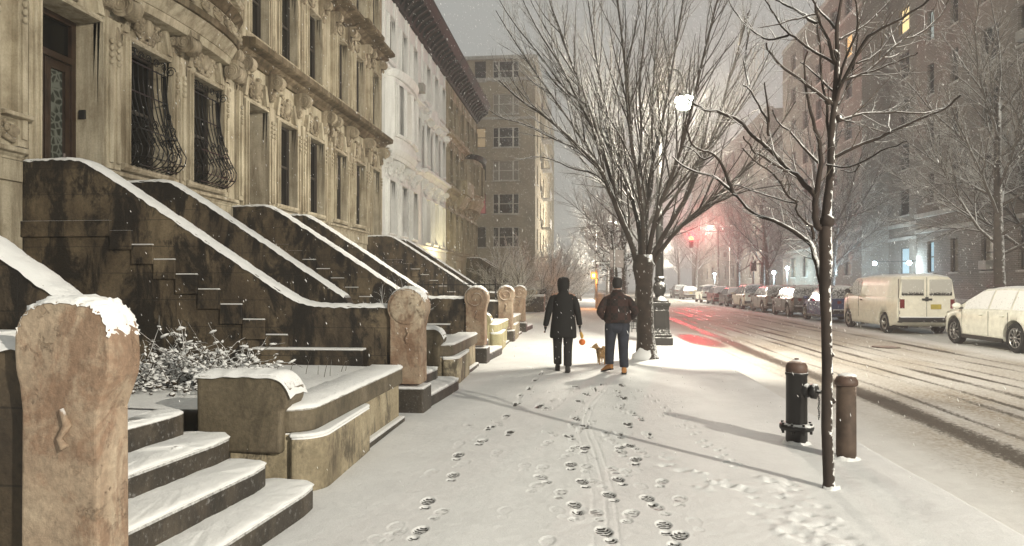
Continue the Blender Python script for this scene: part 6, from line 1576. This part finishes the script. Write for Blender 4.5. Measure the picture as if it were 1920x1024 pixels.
    for k in ('l', 'r'):
        sh, el, wr, hn = [Vector(p) for p in J['arm_'+k]]
        seq = [Vector((sh.x*.5, sh.y, sh.z+.0)), Vector((sh.x, sh.y, sh.z-.035)), sh.lerp(el, .5), el+Vector((0, -.01, 0)), el.lerp(wr, .5), wr+(hn-wr)*.05, wr+(hn-wr)*.06]
        rr = [.066, .070, .070, .064, .058, .050, .03]
        tp_ = []
        for i in range(len(seq)-1):
            for q in range(3): tp_.append((seq[i].lerp(seq[i+1], q/3), rr[i]*(1-q/3)+rr[i+1]*q/3))
        ct.tube([p for p, _ in tp_], [r*wide**.8*(1+.08*mnoise.noise(p*9)) for p, r in tp_], 14)
    c = ct.build('coat' if long_coat < .8 else 'jacket', coat, t, sub=1)
    if hood:
        MB().loft([[(math.cos(a)*rx, .02+math.sin(a)*ry+yy, z) for a in [2*math.pi*q/18 for q in range(18)]] for z, rx, ry, yy in ((1.47, .10, .10, 0), (1.52, .095, .105, 0), (1.58, .112, .125, -.005), (1.66, .122, .135, -.005), (1.73, .118, .128, 0), (1.775, .085, .095, .01), (1.79, .04, .045, .01), (1.793, .01, .01, .01))]).build('hood', coat, t, sub=1)
    else:
        MB().loft([[(math.cos(a)*rx, .02+math.sin(a)*ry+yy, z) for a in [2*math.pi*q/18 for q in range(18)]] for z, rx, ry, yy in ((1.575, .07, .06, -.035), (1.60, .088, .082, -.022), (1.66, .096, .098, -.008), (1.72, .095, .102, .0), (1.765, .075, .08, .005), (1.785, .04, .045, .005), (1.79, .01, .01, .005))]).build('hair', 'hair', t, sub=1)
        MB().loft([[(math.cos(a)*rx, .01+math.sin(a)*ry, z) for a in [2*math.pi*q/18 for q in range(18)]] for z, rx, ry in ((1.46, .11, .10), (1.50, .105, .098), (1.54, .09, .09), (1.555, .08, .08))]).build('collar', coat, t, sub=1)
    if glove != 'skin':
        for k in ('l', 'r'):
            sh, el, wr, hn = [Vector(p) for p in J['arm_'+k]]; d = (hn-wr).normalized(); side = Vector((0, 1, 0))
            V2 = [wr, wr+d*.055]; R2 = [.036, (.042, .027)]; E2 = [(0, 1)]
            for q in range(4):
                i = len(V2); V2 += [wr+d*.09+side*(.026-.018*q), wr+d*.126+side*(.026-.018*q), wr+d*.155+side*(.024-.017*q)]; R2 += [.0125, .0115, .010]; E2 += [(1, i), (i, i+1), (i+1, i+2)]
            i = len(V2); V2 += [wr+d*.045+side*.045, wr+d*.08+side*.06]; R2 += [.014, .012]; E2 += [(1, i), (i, i+1)]
            skin_mesh('glove', V2, E2, R2, glove, t)
    t.location = loc; t.rotation_euler = (0, 0, rot)
    return t
J1 = dict(arm_l=[(-.19, 0, 1.42), (-.275, -.03, 1.13), (-.335, .02, .88), (-.35, .06, .72)], arm_r=[(.19, 0, 1.42), (.265, -.03, 1.14), (.305, .03, .90), (.31, .07, .74)],
          leg_l=[(-.09, 0, .90), (-.12, .10, .50), (-.115, .20, .10), (-.13, .42, .06)], leg_r=[(.09, 0, .90), (.085, .04, .49), (.08, -.09, .10), (.09, .13, .06)], tilt_r=0)
pt_ = gr(1056, 699); P1 = person('person in a long black hooded coat and dark trousers walking away', (pt_.x, pt_.y+.1, 0), J1, 'coat_black', 'trousers_black', 'boot_black', .64, True, 1.05, 'coat_black')
J2 = dict(arm_l=[(-.195, 0, 1.40), (-.325, -.07, 1.14), (-.245, .04, 1.03), (-.20, .07, 1.00)], arm_r=[(.195, 0, 1.40), (.325, -.07, 1.14), (.255, .04, 1.03), (.21, .07, 1.00)],
          leg_l=[(-.105, 0, .91), (-.135, .10, .50), (-.145, .19, .13), (-.30, .36, .06)], leg_r=[(.105, 0, .91), (.11, .05, .50), (.12, -.04, .10), (.14, .20, .06)], tilt_l=.25)
pt_ = gr(1158, 702); P2 = person('person in a reddish brown checked jacket and tan boots walking away, hands in pockets', (pt_.x, pt_.y+.08, 0), J2, 'plaid', 'denim', 'boot_tan', .93, False, 1.14)
# orange ball on its yellow strap, held by the walker on the left
hp = Vector(P1.location)+Vector((.33, .08, .66))
t = thing('dog_toy', 'orange ball on a short yellow strap held by the walker in the long coat', 'dog toy', hp)
MB().tube([hp+Vector((-.01, 0, .09)), hp+Vector((.015, 0, .02)), hp+Vector((.02, 0, -.03))], [.022, .032, .02], 8).build('strap', 'yellow_cloth', t)
MB().ball(hp+Vector((.02, 0, -.10)), .062, 14, 10).build('ball', 'orange_plastic', t)
# dog
p = gr(1127, 683)
t = thing('dog', 'small curly tan dog in a dark harness coat walking between the two people', 'dog', (0, 0, 0), local=True)
V = [(0, -.14, .27), (0, .02, .265), (0, .14, .275), (-.03, .21, .33), (-.09, .24, .385), (-.15, .235, .375), (-.185, .225, .362)]; E_ = [(i, i+1) for i in range(6)]; Rd = [.075, .082, .085, .055, .058, .030, .020]
def ad(p_, r, par): V.append(p_); Rd.append(r); E_.append((par, len(V)-1)); return len(V)-1
for e in (-1, 1):
    a = ad((e*.055, -.15, .20), .042, 0); b = ad((e*.058, -.12, .14), .026, a); c = ad((e*.058, -.165, .08), .017, b); d = ad((e*.058, -.155, .03), .018, c); ad((e*.058, -.12, .018), .017, d)
    o_ = .05*e; a = ad((e*.05, .13, .19), .034, 2); b = ad((e*.052, .12+o_, .11), .021, a); c = ad((e*.052, .14+o_, .03), .018, b); ad((e*.052, .165+o_, .018), .016, c)
a = ad((.005, -.20, .33), .020, 0); b = ad((.02, -.22, .385), .030, a); ad((.035, -.19, .42), .024, b)
bd = skin_mesh('body', V, E_, Rd, 'dog_fur', t)
for e, q in (((-.065, .255, .425), (-.05, .265, .465)), ((-.10, .20, .425), (-.095, .185, .462))): MB().tube([e, q], [.022, .006], 7).build('ear', 'dog_fur', bd)
MB().ball((-.205, .222, .366), .010, 8, 6).build('nose', 'hair', bd)
MB().loft([[(math.cos(a)*r, y, .268+math.sin(a)*r*1.02) for a in [2*math.pi*q/16 for q in range(16)]] for y, r in ((-.02, .086), (.0, .094), (.10, .096), (.17, .085), (.185, .07))]).build('dog_coat', 'dog_coat', t)
random.seed(3); cur = MB()
for k in range(260):
    a = rnd(0, 6.28); y = rnd(-.22, .0); r = .088*(1-max(0, -y-.14)*5); cur.ball((math.cos(a)*r, y, .27+math.sin(a)*r), rnd(.012, .022), 6, 4)
for k in range(60):
    d_ = vrnd(1).normalized(); cur.ball(Vector((-.09, .24, .39))+d_*.052, rnd(.008, .014), 6, 4)
    d_ = vrnd(1).normalized(); cur.ball(Vector((.02, -.21, .39))+d_*.035, rnd(.010, .016), 6, 4)
cur.build('curls', 'dog_fur', bd)
t.location = (p.x, p.y, .0); t.rotation_euler = (0, 0, .15); t.scale = (.9, .9, .9)

# ================================================================== FALLING SNOW AND THE AIR
random.seed(77); rs = np.random.RandomState(77)
N = 95000; yy = 3.6+62*rs.rand(N)**.55; xx = (rs.rand(N)-.42)*yy*1.7; zz = rs.rand(N)*(1.5+yy*.50); zz[:] = np.minimum(zz, 22)
ok = (xx > XF+1.4) & (xx < 18.8) & ((xx-LX)**2+(yy-LY)**2+(zz-LZ)**2 > 2.6); xx, yy, zz = xx[ok], yy[ok], zz[ok]; n = len(xx)
sz = (.0010+.0015*rs.rand(n))*(1+.062*yy); ln = sz*(2.4+4.4*rs.rand(n)); dx = -.42+.16*rs.randn(n)
d = np.stack([dx, .1*rs.randn(n), np.ones(n)], 1); d /= np.linalg.norm(d, axis=1)[:, None]
c = np.stack([xx, yy, zz], 1); u = np.cross(d, [0, 1, 0]); u /= np.linalg.norm(u, axis=1)[:, None]; v_ = np.cross(d, u)
P6 = np.stack([c+d*ln[:, None], c-d*ln[:, None], c+u*sz[:, None], c-u*sz[:, None], c+v_*sz[:, None], c-v_*sz[:, None]], 1).reshape(-1, 3)
F8 = np.array([(0, 2, 4), (0, 4, 3), (0, 3, 5), (0, 5, 2), (1, 4, 2), (1, 3, 4), (1, 5, 3), (1, 2, 5)]); FF = (F8[None]+6*np.arange(n)[:, None, None]).reshape(-1, 3).astype(np.int32)
me = bpy.data.meshes.new('falling_snow'); me.vertices.add(len(P6)); me.vertices.foreach_set('co', P6.astype(np.float32).ravel()); me.loops.add(FF.size); me.loops.foreach_set('vertex_index', FF.ravel()); me.polygons.add(len(FF)); me.polygons.foreach_set('loop_start', np.arange(0, FF.size, 3, dtype=np.int32)); me.update(calc_edges=True)
t = NT('flake'); t.set(col=(.9, .9, .9), rough=.8); me.materials.append(t.m)
o = bpy.data.objects.new('falling_snow', me); COL.objects.link(o); tag(o, kind='stuff')
hz = NT('haze_air'); hz.t.nodes.remove(hz.b); pv = hz.n('ShaderNodeVolumePrincipled'); pv.inputs['Color'].default_value = (.93, .95, .93, 1); pv.inputs['Density'].default_value = .0042; pv.inputs['Anisotropy'].default_value = .35
hz.l(pv.outputs[0], hz.out.inputs['Volume'])
M['haze_air'] = hz.m
o = MB().box(-69, 74, -27.5, 214, -1.9, 26).build('haze', 'haze_air'); o['kind'] = 'stuff'
